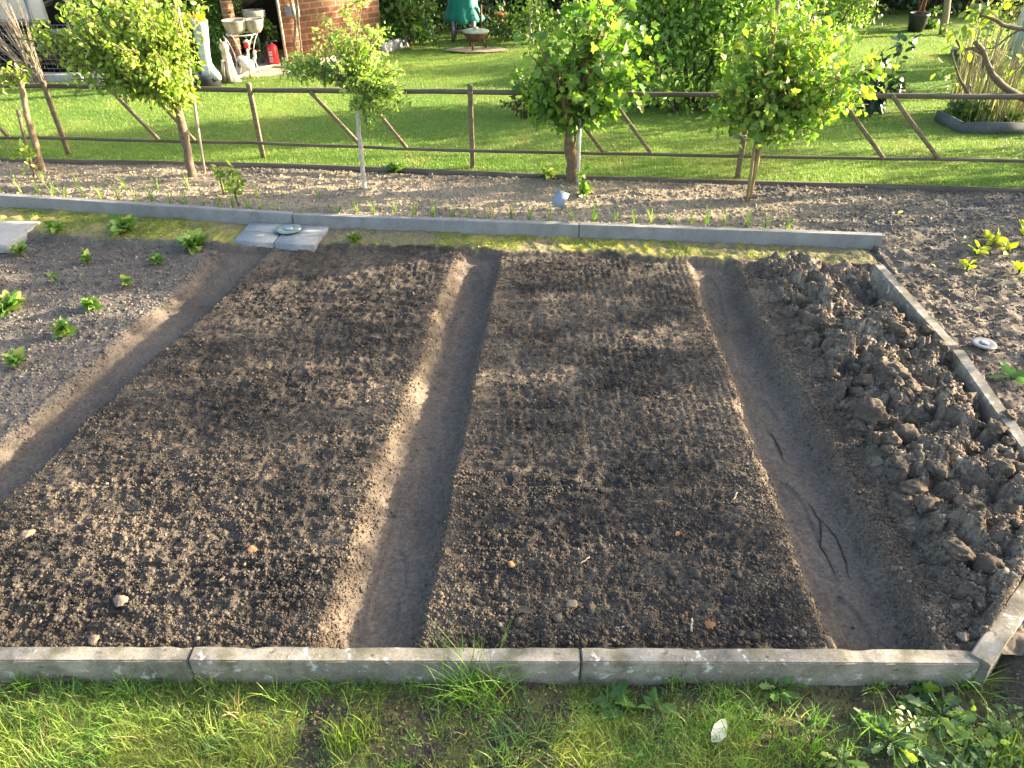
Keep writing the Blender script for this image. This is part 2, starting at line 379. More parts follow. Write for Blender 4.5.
# lawn behind the fence
lx = np.arange(-8.5, 9.5, .06); ly = np.concatenate([np.arange(0, 8.01, .06)])
LX, LT = np.meshgrid(lx, ly); LY = Yf(LX) + .012 + LT
LZ = ZB + .012 + (fbm(LX, LY, .9, 3, 210) - .5) * .05 + sm(6.5, 12, LY) * .0
def lawn_col(x, y):
    n = fbm(x, y, 1.6, 4, 220)
    c = np.array([.135, .225, .045]) + (np.array([.20, .285, .06]) - np.array([.135, .225, .045])) * np.clip((n - .3) * 2.2, 0, 1)[..., None]
    d = np.clip((fbm(x, y, 3.4, 4, 225) - .55) * 4, 0, 1)[..., None]; c = c + (np.array([.27, .27, .09]) - c) * d * .45
    c = c * (.82 + .36 * fbm(x * .25, y, 1.6, 3, 228))[..., None]
    return c
mb = MB(); nx, ny = len(lx), len(ly); ii = (np.arange(ny - 1)[:, None] * nx + np.arange(nx - 1)[None]).ravel()
mb.add(np.stack([LX, LY, LZ], -1).reshape(-1, 3), [np.stack([ii, ii + 1, ii + nx + 1, ii + nx], -1)], (lawn_col(LX, LY) * .8).reshape(-1, 3))
kind(mb.build('lawn', LAWN, smooth=True), 'structure')
def lawn_z(x, y): return ZB + .012 + (fbm(x, y, .9, 3, 210) - .5) * .05
# grass-covered ground in front of the kerb
fx = np.arange(-2.2, 2.6, .012); fy = np.arange(.25, 1.46, .012); FX, FY = np.meshgrid(fx, fy)
def front_z(x, y): return -.067 + (fbm(x, y, 4, 4, 230) - .5) * .035 - .012 * sm(1.2, 1.38, y)
def front_bare(x, y):
    b = np.clip((fbm(x, y, 4.2, 4, 240) - .44) * 5.5, 0, 1) * .92
    b = np.maximum(b, sm(.62, .9, x) * sm(1.14, 1.28, y) * .95)
    b = np.maximum(b, np.exp(-((x - .42) / .22) ** 2 - ((y - 1.34) / .05) ** 2))
    return np.maximum(b, sm(1.30, 1.38, y) * .55)
fn = fbm(FX, FY, 9, 4, 250); fb = front_bare(FX, FY)
FC = np.array([.13, .16, .035]) + (np.array([.22, .19, .06]) - np.array([.13, .16, .035])) * np.clip((fn - .35) * 2.5, 0, 1)[..., None]
FC = FC + (np.array([.075, .060, .046]) - FC) * np.clip(fb * .75 + (fn < .42) * .4, 0, 1)[..., None]
FZ = front_z(FX, FY) + (fbm(FX, FY, 40, 3, 260) - .5) * .012
FZ = np.where((FX < 1.50) & (FY > 1.385), -.16, FZ)
rise = sm(1.42, 1.62, FX) * sm(1.05, 1.42, FY); FZ = FZ * (1 - rise) + .012 * rise
mb = MB(); nx, ny = len(fx), len(fy); ii = (np.arange(ny - 1)[:, None] * nx + np.arange(nx - 1)[None]).ravel()
mb.add(np.stack([FX, FY, FZ], -1).reshape(-1, 3), [np.stack([ii, ii + 1, ii + nx + 1, ii + nx], -1)], FC.reshape(-1, 3))
kind(mb.build('grass_ground', SOIL, smooth=True), 'structure')

# ------------------------------------------------------------------ kerbs and slabs
def rough_block(L, W, Hh, seed, amp=.002, seg=.03, bev=.004):
    bm = bmesh.new(); bmesh.ops.create_cube(bm, size=1)
    bmesh.ops.scale(bm, vec=(L, W, Hh), verts=bm.verts)
    bmesh.ops.bevel(bm, geom=list(bm.edges), offset=bev, segments=2, affect='EDGES')
    for ax, ln in ((0, L), (1, W), (2, Hh)):
        n = max(1, int(ln / seg))
        for k in range(1, n):
            co = [0, 0, 0]; co[ax] = -ln / 2 + ln * k / n; no = [0, 0, 0]; no[ax] = 1
            bmesh.ops.bisect_plane(bm, geom=list(bm.verts) + list(bm.edges) + list(bm.faces), plane_co=co, plane_no=no)
    for v in bm.verts:
        p = v.co; q = Vector((p.x, p.y, p.z)) + Vector((seed * 7.3, 0, 0))
        nrm = Vector((p.x / L * .3, p.y / W, p.z / Hh)).normalized()
        chip = max(0, mnoise.noise(q * 14) - .25) * (abs(p.y / W) > .3) * (abs(p.z / Hh) > .38)
        v.co += nrm * (mnoise.noise(q * 9) * amp - chip * amp * 9)
    me = bpy.data.meshes.new('block'); bm.to_mesh(me); bm.free()
    for f in me.polygons: f.use_smooth = True
    me.set_sharp_from_angle(angle=R(28))
    return me
def block(name, a, b, W, Hh, top, mat, seed, label, cat, group, gap=.004, side=0, amp=.0022, tilt=0):
    a, b = Vector((a[0], a[1], 0)), Vector((b[0], b[1], 0)); d = (b - a); L = d.length - gap
    o = link(name, rough_block(L, W, Hh, seed, amp), mat); d.normalize(); nrm = Vector((-d.y, d.x, 0))
    o.location = (a + b) / 2 + nrm * (W / 2 * side) + Vector((0, 0, top - Hh / 2)); o.rotation_euler = (R(tilt), 0, math.atan2(d.y, d.x))
    return tag(o, label, cat, group)
kt = .035
k0, k1, k2, k3 = G(-330, 646, kt), G(193, 646, kt), G(580, 647.5, kt), G(974, 649.5, kt)
gk = 'old concrete kerb stones edging the beds'
block('kerb_stone', k0, k1, .052, .22, kt, OLDKERB, 1, 'lichen spotted front kerb stone at the left, running out of the picture', 'kerb stone', gk, side=-1)
block('kerb_stone', k1, k2, .052, .22, kt, OLDKERB, 2, 'lichen spotted front kerb stone at the foot of the left furrow', 'kerb stone', gk, side=-1)
block('kerb_stone', k2, k3, .052, .22, kt + .002, OLDKERB, 3, 'front kerb stone across the foot of the right furrow', 'kerb stone', gk, side=-1)
c0, c1 = G(972, 655, .045), G(1078, 505, .05)
block('kerb_stone', c0, c1, .06, .22, .045, OLDKERB, 4, 'slanting kerb stone at the front right corner, soil spilled on top', 'kerb stone', gk, side=-1, tilt=-4)
r0, r1, r2 = G(884, 264, .10), G(961, 346, .10), G(1085, 508, .10)
block('kerb_stone', r0, r1, .055, .26, .10, OLDKERB, 5, 'far one of the two kerb stones along the dug bed on the right', 'kerb stone', gk, side=-1, tilt=2)
block('kerb_stone', r1 + Vector((.02, -.01, 0)), r2, .055, .26, .085, OLDKERB, 6, 'near one of the two kerb stones along the dug bed on the right', 'kerb stone', gk, side=-1, tilt=3)
gb = 'grey concrete kerb stones behind the moss path'
km = KB + (KC - KB) * .5
block('kerb_stone', KA + (KA - KB) * .6, KB, .05, .2, ZK, KERB, 7, 'smooth grey back kerb stone at the left, ending behind the slab pad', 'kerb stone', gb, amp=.0015)
block('kerb_stone', KB, km, .05, .2, ZK - .003, KERB, 8, 'smooth grey back kerb stone from the slab pad to the picture middle', 'kerb stone', gb, amp=.0015)
block('kerb_stone', km, KC, .05, .2, ZK - .001, KERB, 9, 'smooth grey back kerb stone with a free end at the right', 'kerb stone', gb, amp=.0015)
def slab(pts, top, label, seed):
    c = sum(pts, Vector()) / 4; mb = MB(); v = []
    for dz, k in ((0, .985), (-.005, 1), (-.06, 1)):
        v += [tuple(c + (p - c) * k + Vector((0, 0, top + dz - p.z))) for p in pts]
    mb.add(v, [[(3, 2, 1, 0)], [(a + i, a + (i + 1) % 4, a + 4 + (i + 1) % 4, a + 4 + i) for a in (0, 4) for i in range(4)]])
    return tag(mb.build('paving_slab', SLAB), label, 'paving slab', 'grey paving slabs on the moss path')
P4 = [G(250, 221, .045), G(331, 224, .045), G(314, 246, .045), G(233, 240, .045)]
def bil(u, v): return (P4[0] * (1 - u) + P4[1] * u) * (1 - v) + (P4[3] * (1 - u) + P4[2] * u) * v
for (u0, v0, lb) in ((0, 0, 'back left slab of the four slab pad, touching the kerb'), (1, 0, 'back right slab of the four slab pad, beside the glass light'),
                     (0, 1, 'front left slab of the four slab pad, at the end of the left path'), (1, 1, 'front right slab of the four slab pad, next to the raked bed')):
    slab([bil(u0 * .5 + .009, v0 * .5 + .018), bil(u0 * .5 + .491, v0 * .5 + .018), bil(u0 * .5 + .491, v0 * .5 + .482), bil(u0 * .5 + .009, v0 * .5 + .482)], .042 + .004 * u0 * v0, lb, 1)
slab([G(-60, 219, .05), G(40, 220, .05), G(4, 243, .05), G(-100, 243, .05)], .042, 'single grey slab at the left edge beside the strawberries', 2)

# ------------------------------------------------------------------ soil crumbs and clods
ico = bmesh.new(); bmesh.ops.create_icosphere(ico, subdivisions=1, radius=1)
IV = np.array([v.co[:] for v in ico.verts]); IF = np.array([[v.index for v in f.verts] for f in ico.faces]); ico.free()
def crumbs(mb, x, y, s, col, sink=.25, z=None):
    n = len(x); z = land(x, y, False) if z is None else z
    jit = rng.uniform(.45, 1.4, (n, 12, 1)); sc = np.stack([rng.uniform(.65, 1.5, n), rng.uniform(.65, 1.3, n), rng.uniform(.5, 1.0, n)], -1)[:, None]
    th = rng.uniform(0, 6.28, n); c_, s_ = np.cos(th), np.sin(th)
    v = IV[None] * jit * sc * s[:, None, None]
    vx = v[..., 0] * c_[:, None] - v[..., 1] * s_[:, None]; vy = v[..., 0] * s_[:, None] + v[..., 1] * c_[:, None]
    P = np.stack([vx + x[:, None], vy + y[:, None], v[..., 2] + (z + s * (.8 - sink * 2))[:, None]], -1)
    F = (IF[None] + (np.arange(n) * 12)[:, None, None]).reshape(-1, 3)
    mb.add(P.reshape(-1, 3), [F], np.repeat(col, 12, 0))
def scatter(n, x0, x1, y0, y1, smin, smax, p, keep, colf, ypow=1.0):
    x = rng.uniform(x0, x1, n); y = y0 + (y1 - y0) * rng.uniform(0, 1, n) ** ypow
    z, c, zn = land(x, y); k = rng.uniform(0, 1, n) < keep(x, y, zn)
    x, y = x[k], y[k]; zn = {q: v[k] for q, v in zn.items()}; c = c[k]
    u = rng.uniform(0, 1, len(x)); s = smin * (1 - u * (1 - (smax / smin) ** (-p))) ** (-1 / p)
    return x, y, s, colf(c, x, y, zn)
def crumb_col(c, x, y, zn):
    n = len(x); t = rng.uniform(0, 1, (n, 1)) ** 2.2
    a = np.array([.036, .032, .029]); b = np.array([.16, .13, .095])
    k = a + (b - a) * t
    g = rng.uniform(0, 1, (n, 1)) < .02
    k = np.where(g, np.array([.34, .29, .23]), k)
    return .42 * k + .58 * c * rng.uniform(.8, 1.3, (n, 1))
mb = MB()
frontier = lambda x, y: np.clip(1.15 - (y - 1.43) / 2.6, .22, 1)
crumbs(mb, *scatter(400000, -2.2, 2.2, YF + .005, 4.35, .0016, .0085, 2.1, lambda x, y, z: (z['beds'] + z['bed3'] * 1.2 + z['bank'] * .8) * frontier(x, y) ** .7 * (.45 + .55 * np.clip((fbm(x, y, 6, 3, 300) - .35) * 3, 0, 1)), crumb_col, 1.4))
crumbs(mb, *scatter(5000, -2.2, 2.2, YF + .01, 4.3, .006, .020, 3.4, lambda x, y, z: (z['beds'] * .6 * frontier(x, y) ** 3 + z['bed3'] * .7) * np.clip((fbm(x, y, 5, 3, 305) - .3) * 2.2, .15, 1), crumb_col, 1.6), sink=.4)
crumbs(mb, *scatter(32000, -4.0, -1.7, 2.0, 4.75, .0028, .011, 2.1, lambda x, y, z: z['straw'] * .8, lambda c, x, y, z: c * rng.uniform(.7, 1.6, (len(x), 1))))
crumbs(mb, *scatter(20000, 2.1, 5.2, 2.0, 5.4, .003, .013, 2.1, lambda x, y, z: np.clip(z['right'] + z['back'], 0, 1), lambda c, x, y, z: c * rng.uniform(.7, 1.7, (len(x), 1))))
crumbs(mb, *scatter(42000, -4.6, 5.4, 4.4, 6.0, .003, .013, 2.2, lambda x, y, z: z['back'] * .9, lambda c, x, y, z: c * rng.uniform(.7, 1.5, (len(x), 1))))
crumbs(mb, *scatter(2500, -2.2, 1.5, YF + .01, 4.2, .002, .006, 2.2, lambda x, y, z: z['path'] * .35, lambda c, x, y, z: c * rng.uniform(.8, 1.5, (len(x), 1))))
crumbs(mb, *scatter(12000, -2.2, 1.5, YF + .01, 4.2, .002, .011, 2.4, lambda x, y, z: z['path'] * np.clip(1.2 - np.minimum.reduce([np.abs(E1L(y) - x), np.abs(E1R(y) - x), np.abs(E2L(y) - x), np.abs(E2R(y) - x)]) / .05, .015, 1), crumb_col, 1.2))
crumbs(mb, *scatter(9000, 1.3, 2.15, YF + .03, 4.0, .003, .016, 1.9, lambda x, y, z: z['hump'], lambda c, x, y, z: c * rng.uniform(.7, 1.5, (len(x), 1))), sink=.35)
kind(mb.build('soil_crumbs', CRUMB), 'stuff')
def lump(seed, sub=3, rough=.35):
    bm = bmesh.new(); bmesh.ops.create_icosphere(bm, subdivisions=sub, radius=1)
    o = Vector((seed * 3.7, seed * 1.3, 0))
    rr = random.Random(seed * 11 + 3); pl = []
    for k in range(11):
        d = Vector((rr.gauss(0, 1), rr.gauss(0, 1), rr.gauss(0, 1))).normalized(); pl.append((d, rr.uniform(.62, .95)))
    for v in bm.verts:
        n = v.co.normalized(); q = n + .22 * Vector((mnoise.noise(n * 2.3 + o), mnoise.noise(n * 2.3 - o), mnoise.noise(n * 2.3 + o * 2)))
        k = min([1.15] + [h / max(.05, q.dot(d)) for d, h in pl if q.dot(d) > .05])
        k *= 1 + rough * (.45 * mnoise.noise(n * 2.0 + o) + .30 * mnoise.fractal(n * 5.5 + o, .6, 2.2, 4))
        v.co = n * max(.35, k); v.co.z *= .78
    me = bpy.data.meshes.new('lump'); bm.to_mesh(me); bm.free()
    at = me.color_attributes.new('Col', 'FLOAT_COLOR', 'POINT')
    for i, v in enumerate(me.vertices):
        t = .5 + .5 * mnoise.noise(v.co * 3 + o)
        at.data[i].color = (.22 + .09 * t, .18 + .07 * t, .137 + .05 * t, 1)
    for f in me.polygons: f.use_smooth = True
    me.materials.append(CLODM); return me
CLODM = mat_attr('clod', var=(.7, 1.3), scale=3, bump=.9, bdist=.12, bscale=7)
lumps = [lump(i, 4, .42) for i in range(9)]
def lump_at(name, x, y, s, i, label, cat, group=None, rz=None, sink=.55):
    o = bpy.data.objects.new(name, lumps[i % len(lumps)]); COL.objects.link(o)
    o.scale = (s * random.uniform(.85, 1.2), s * random.uniform(.85, 1.15), s * random.uniform(.8, 1.1))
    o.rotation_euler = (random.uniform(-.4, .4), random.uniform(-.4, .4), random.uniform(0, 6.28) if rz is None else rz)
    o.location = (x, y, H1(x, y) + s * (.72 - sink)); return tag(o, label, cat, group)
gc = 'clods of dug soil in the right bed'
named = [(374, 0, 0)]
big = [((808, 325), .060, 'broad flat clod near the top of the dug bed, lit on its upper side'), ((905, 503), .055, 'big round clod half way down the dug bed'),
       ((952, 560), .050, 'pale rounded clod near the right corner of the dug bed'), ((870, 420), .065, 'large crumbly clod in the middle of the dug bed'),
       ((985, 575), .055, 'dark clod leaning against the pale rounded clod'), ((905, 440), .060, 'flat topped clod beside the near right kerb stone'),
       ((892, 387), .07, 'dark broad clod under the far right kerb stone'), ((965, 520), .05, 'clod tucked between the round clod and the frame edge')]
for i, ((px, py), s, lb) in enumerate(big):
    g = G(px, py, .03); lump_at('soil_clod', g.x, g.y, s, i, lb, 'clod', gc)
cnt = 0
while cnt < 190:
    y = random.uniform(1.55, 3.95); x = random.uniform(1.40, 2.14)
    if y < corner(x) + .1 or float(land(np.array([x]), np.array([y]))[2]['hump'][0]) < .35: continue
    lump_at('soil_clod', x, y, .011 + .034 * random.random() ** 2.2, random.randrange(9), 'smaller dark clod of dug soil in the right bed', 'clod', gc); cnt += 1
# stones on the raked beds
STN = mat_plain('pebble', (.24, .18, .125), (.14, .11, .08), 6, .75, .3)
ORG = mat_plain('orange_stone', (.30, .14, .06), (.22, .11, .06), 6, .7, .3)
def stone(px, py, s, label, mat, i, flat=.7):
    me = lump(i + 20, 3, .3); me.materials.clear(); o = link('stone', me, mat); g = G(px, py, 0)
    o.scale = (s, s * .85, s * flat); o.rotation_euler.z = random.uniform(0, 6); o.location = (g.x, g.y, H1(g.x, g.y) + s * flat * .45)
    return tag(o, label, 'stone')
stone(120, 601, .024, 'pale round pebble near the front of the left bed', STN, 0)
stone(27, 533, .026, 'ochre pebble at the left rim of the left bed', STN, 1)
stone(252, 550, .018, 'small orange stone on the left bed', ORG, 2)
stone(571, 604, .021, 'rounded brown pebble near the front of the middle bed', STN, 3)
stone(592, 610, .020, 'grey brown pebble right of the rounded brown one', CLODM, 4)
stone(511, 565, .015, 'small yellowish stone left of centre on the middle bed', ORG, 5)
stone(830, 641, .024, 'pale pebble on the bank at the foot of the right furrow', STN, 6)
stone(960, 641, .022, 'pebble against the kerb in the dug bed corner', STN, 7)
stone(94, 640, .020, 'flat pale stone against the front kerb in the left bed', STN, 8, .5)

# ------------------------------------------------------------------ leaves, twigs and trees
LOBED = [(0, .02), (-.16, -.04), (-.40, .12), (-.30, .30), (-.52, .52), (-.25, .60), (-.20, .86), (0, 1.05), (.20, .86), (.25, .60), (.52, .52), (.30, .30), (.40, .12), (.16, -.04)]
OVAL = [(0, 0), (-.20, .2), (-.27, .5), (-.16, .82), (0, 1.0), (.16, .82), (.27, .5), (.20, .2)]
DIAM = [(0, 0), (-.24, .45), (0, 1.0), (.24, .45)]
TOOTH = [(0, 0), (-.05, .12), (-.10, .2), (-.06, .28), (-.15, .40), (-.09, .48), (-.19, .62), (-.12, .70), (-.17, .84), (0, 1.0), (.17, .84), (.12, .70), (.19, .62), (.09, .48), (.15, .40), (.06, .28), (.10, .2), (.05, .12)]
SHAPES = {'tooth': (TOOTH, (0, .6)), 'lobed': (LOBED, (0, .38)), 'oval': (OVAL, (0, .5)), 'diamond': (DIAM, None)}
def nrmz(v): return v / np.maximum(np.linalg.norm(v, axis=-1, keepdims=True), 1e-9)
def add_leaves(mb, P, D, U, size, cols, shape='oval', fold=.12):
    P = np.asarray(P); n = len(P)
    if n == 0: return
    D = nrmz(D); U = nrmz(U - D * (U * D).sum(-1, keepdims=True)); S = np.cross(D, U)
    out, ctr = SHAPES[shape]; pts = np.array(out + ([ctr] if ctr else [])); k = len(pts); m = len(out)
    lift = np.abs(pts[:, 0]) * fold * 2 - .22 * pts[:, 1] ** 2
    V = P[:, None] + size[:, None, None] * (S[:, None] * pts[None, :, 0, None] + D[:, None] * pts[None, :, 1, None] + U[:, None] * lift[None, :, None])
    if ctr: F = np.array([(m, i, (i + 1) % m) for i in range(m)])
    else: F = np.array([(0, 1, 2), (0, 2, 3)])
    FF = (F[None] + (np.arange(n) * k)[:, None, None]).reshape(-1, 3)
    mb.add(V.reshape(-1, 3), [FF], np.repeat(cols, k, 0))
def pal(n, cols, var=.2, wts=None):
    cols = np.array(cols); i = rng.choice(len(cols), n, p=wts); k = cols[i] * rng.uniform(1 - var, 1 + var, (n, 1)); return np.clip(k, 0, 1)
def rnd_in(n):
    v = nrmz(rng.normal(size=(n, 3))); return v * rng.uniform(0, 1, (n, 1)) ** (1 / 3.)
def bez(a, b, sag, n=5, wob=.0):
    a, b = Vector(a), Vector(b); m = (a + b) / 2 + Vector(sag); out = []
    for i in range(n + 1):
        t = i / n; p = a * (1 - t) ** 2 + m * 2 * t * (1 - t) + b * t * t
        if wob and 0 < i < n: p += Vector((random.uniform(-wob, wob),) * 1 + (random.uniform(-wob, wob), random.uniform(-wob, wob)))
        out.append(p)
    return out
def tree(name, label, cat, trunk, r0, r1, crown, nb, ntw, nlf, lsize, shape, palette, barkc, mat=LEAF, group=None, wts=None, droop=0., brc=None, fork=None, spread=.05, up=.8, twl=.35):
    """trunk: polyline; crown: (centre, radii) ellipsoids; branches run from the trunk top to points of the crown"""
    base = Vector(trunk[0]); root = empty(name, base, label, cat, group); trunk = [Vector(p) - base for p in trunk]
    tb = MB(); k = len(trunk); fine = []; rad = []
    for i in range(k - 1):
        for j in range(5):
            t = (i + j / 5) / (k - 1); wv = Vector((random.uniform(-1, 1), random.uniform(-1, 1), 0)) * r0 * .16 * (i + j > 0)
            fine.append(trunk[i].lerp(trunk[i + 1], j / 5) + wv); rad.append((r0 + (r1 - r0) * t) * random.uniform(.9, 1.14))
    fine.append(trunk[-1]); rad.append(r1 * 1.15); rad[0] *= 1.25; tb.tube(fine, rad, 10, barkc)
    tb.build('trunk', BARK, root, True)
    br = MB(); lf = MB(); P = []; D = []
    for i in range(nb):
        c, rad = crown[i % len(crown)]; c = Vector(c) - base
        q = rnd_in(1)[0]; q = q / max(np.linalg.norm(q), .2) * random.uniform(.5, 1.15) if random.random() < .8 else q
        if random.random() < .22: q = q * 1.3 / max(np.linalg.norm(q), .9)
        tip = c + Vector((q[0] * rad[0], q[1] * rad[1], q[2] * rad[2]))
        st = trunk[-1] if not fork else trunk[-1] + (trunk[-2] - trunk[-1]) * random.random() * fork
        pts = bez(st, tip, (0, 0, .12 * (tip - st).length), 6, .012)
        br.tube(pts, [r1 * .5 * (1 - .8 * j / 6) for j in range(7)], 5, brc or barkc)
        for j in range(max(2, int(ntw * random.uniform(.3, 1.25)))):
            t = random.uniform(.3, 1.0) * 6; a = int(min(5, t)); s = pts[a].lerp(pts[a + 1], t - a)
            d = Vector(nrmz(rng.normal(size=3))); d.z = d.z * .6 + .15 - droop; d.normalize()
            L = random.uniform(.5, 1.1) * twl * min(rad); e = s + d * L
            tw = bez(s, e, (0, 0, -.1 * L * (1 if droop else -.4)), 3)
            br.tube(tw, [.0035, .003, .0025, .0015], 4, brc or barkc, False)
            for l in range(max(2, int(nlf * random.uniform(.5, 1.2)))):
                u = random.uniform(.1, 1.05); p = s + (e - s) * u
                P.append(p + Vector(rng.normal(size=3)) * spread); D.append(d * .6 + Vector(rng.normal(size=3)) * .7 + Vector((0, 0, -.35 - droop)))
    P = np.array([tuple(p) for p in P]); D = np.array([tuple(d) for d in D]); n = len(P)
    U = rng.normal(size=(n, 3)) * .7 + np.array([0, -.15, up * .75])
    br.build('branches', BARK, root, True)
    add_leaves(lf, P, D, U, lsize * rng.uniform(.4, 1.35, n), pal(n, palette, .25, wts), shape)
    lf.build('foliage', mat, root)
    return root
def shrub(name, label, cat, base, ell, n, lsize, shape, palette, mat=LEAF, group=None, stems=6, shell=.45, stemc=(.10, .075, .05), stemr=.012, clump=.5, up=.6):
    """ell: (centre, radii) ellipsoids in world space; leaves in clumps through their outer volume"""
    base = Vector(base); root = empty(name, base, label, cat, group); st = MB(); lf = MB()
    tot = sum(r[0] * r[1] * r[2] for c, r in ell)
    for c, r in ell:
        m = max(20, int(n * r[0] * r[1] * r[2] / tot)); nc = max(6, m // 18)
        cd = nrmz(rng.normal(size=(nc, 3))) * rng.uniform(shell, 1, (nc, 1)); pick = rng.integers(0, nc, m)
        q = cd[pick] + rng.normal(size=(m, 3)) * .16 * clump * 2
        P = np.array(tuple(c)) - np.array(tuple(base)) + q * np.array(r)
        tone = rng.uniform(.7, 1.25, nc)[pick][:, None]
        ok = P[:, 2] > .01; P = P[ok]; q = q[ok]; tone = tone[ok]; m = len(P)
        add_leaves(lf, P, nrmz(q) * .5 + rng.normal(size=(m, 3)) * .6 + np.array([0, 0, -.2]), rng.normal(size=(m, 3)) * .6 + np.array([0, -.2, up]) + q * .5, lsize * rng.uniform(.6, 1.3, m), pal(m, palette) * tone, shape)
    for i in range(stems):
        c, r = ell[i % len(ell)]; a = Vector((random.uniform(-.25, .25) * r[0] * 1.2, random.uniform(-.2, .2) * r[1], -.01)); e = Vector(c) - base + Vector(tuple(rnd_in(1)[0] * np.array(r) * .7))
        st.tube(bez(a + Vector((c[0] - base.x, c[1] - base.y, 0)) * .5, e, (0, 0, .08), 5, .02), [stemr * (1 - .14 * j) for j in range(6)], 6, stemc)
    if stems: st.build('stems', BARK, root, True)
    lf.build('foliage', mat, root); return root
YEL = [(.27, .34, .06), (.22, .31, .05), (.33, .36, .09), (.13, .21, .035)]
FRESH = [(.17, .29, .045), (.12, .23, .04), (.25, .35, .06), (.09, .18, .04)]
MID = [(.06, .12, .025), (.08, .15, .03), (.045, .09, .022), (.11, .18, .035)]
DRK = [(.022, .045, .014), (.03, .06, .018), (.016, .032, .012)]

# fruit trees along the fence
def tp(lst, Y): return [PY(px, py, Y) for px, py in lst]
zb = lambda v: (setattr(v, 'z', v.z - .04) or v)
Y1 = 5.45
t1 = tp([(194, 181), (189, 160), (183, 130), (177, 108), (172, 95)], Y1); t1[0].z -= .05
tree('fruit_tree', 'broad yellow green standard bush on a rough trunk with a cane beside it', 'tree', t1, .034, .026,
     [(PY(72, 24, Y1 + .05), (.36, .36, .18)), (PY(122, 42, Y1), (.44, .40, .26)), (PY(152, 38, Y1), (.24, .34, .30)), (PY(172, 78, Y1), (.11, .2, .14)), (PY(112, 58, Y1), (.28, .3, .15)), (PY(142, 5, Y1), (.38, .34, .2))], 70, 14, 19, .040, 'oval', YEL, (.16, .125, .09), droop=.35, wts=[.35, .3, .2, .15], spread=.035, twl=.55)
Y2 = 5.16
t2 = tp([(366, 201), (363, 170), (359, 135), (357, 100), (356, 86)], Y2); t2[0].z -= .05
tree('fruit_tree', 'slender young tree with a thin whitish stem and small leaves', 'tree', t2, .017, .013,
     [(PY(350, 40, Y2), (.24, .2, .26)), (PY(320, 58, Y2), (.24, .2, .12)), (PY(385, 85, Y2), (.22, .2, .15)), (PY(345, 5, Y2), (.2, .2, .22)), (PY(375, 62, Y2), (.24, .2, .18)), (PY(372, 118, Y2), (.13, .1, .16)), (PY(300, 62, Y2), (.1, .1, .09)), (PY(398, 85, Y2), (.1, .12, .12))], 48, 12, 15, .030, 'oval', [(.32, .43, .09), (.24, .36, .08), (.39, .46, .12), (.17, .27, .06)], (.50, .47, .40), brc=(.22, .19, .12), fork=.9, spread=.022, twl=.6)
Y3 = 5.32
t3 = tp([(573, 192), (572, 170), (570, 145), (571, 130)], Y3); t3[0].z -= .05
tree('fruit_tree', 'round fresh green currant standard with large lobed leaves and stout trunk', 'tree', t3, .046, .038,
     [(PY(575, 50, Y3), (.46, .42, .36)), (PY(540, 75, Y3), (.27, .3, .24)), (PY(615, 60, Y3), (.26, .3, .36)), (PY(575, 10, Y3), (.42, .36, .28)), (PY(605, 95, Y3), (.24, .26, .11)), (PY(552, 88, Y3), (.26, .26, .14))], 46, 11, 8, .062, 'lobed', FRESH, (.17, .12, .075), wts=[.35, .2, .3, .15], spread=.05, twl=.5)
Y4 = 5.0
t4 = tp([(747, 207), (752, 175), (758, 145), (762, 120)], Y4); t4[0].z -= .05
tree('fruit_tree', 'wide currant standard with yellow tinged lobed leaves tied to stakes', 'tree', t4, .018, .015,
     [(PY(790, 70, Y4), (.46, .4, .30)), (PY(750, 78, Y4), (.25, .28, .25)), (PY(835, 75, Y4), (.25, .28, .22)), (PY(765, 35, Y4), (.26, .24, .20)), (PY(775, 112, Y4), (.38, .3, .15)), (PY(822, 98, Y4), (.26, .24, .14)), (PY(820, 50, Y4), (.2, .2, .16))], 62, 13, 9, .046, 'lobed', [(.22, .33, .06), (.17, .28, .05), (.33, .38, .06), (.13, .23, .045)], (.20, .15, .085), wts=[.35, .25, .22, .18], fork=.6, spread=.045, twl=.5)
Y5 = 5.6
t5 = tp([(44, 182), (36, 145), (27, 115), (22, 90), (19, 78)], Y5); t5[0].z -= .05
tree('fruit_tree', 'small pruned tree at the left edge with few yellow leaves', 'tree', t5, .024, .02,
     [(PY(0, 70, Y5), (.16, .2, .10)), (PY(-25, 72, Y5), (.2, .2, .14)), (PY(14, 75, Y5), (.06, .1, .06))], 10, 6, 7, .045, 'oval', YEL, (.30, .22, .14), spread=.03, twl=.6)
# leaves low on the stem of the left tree, as a sucker
g = G(38, 178, ZB); shrub('stem_sucker', 'yellow green sucker shoot at the foot of the left tree', 'shoot', g, [(PY(30, 160, g.y), (.10, .09, .10))], 60, .045, 'oval', YEL, stems=3, stemr=.005)
g = G(577, 192, ZB); shrub('stem_sucker', 'bright green sucker beside the stout currant trunk', 'shoot', g + Vector((.05, -.06, 0)), [(PY(578, 183, g.y - .05), (.07, .06, .12))], 40, .05, 'lobed', FRESH, stems=2, stemr=.004)
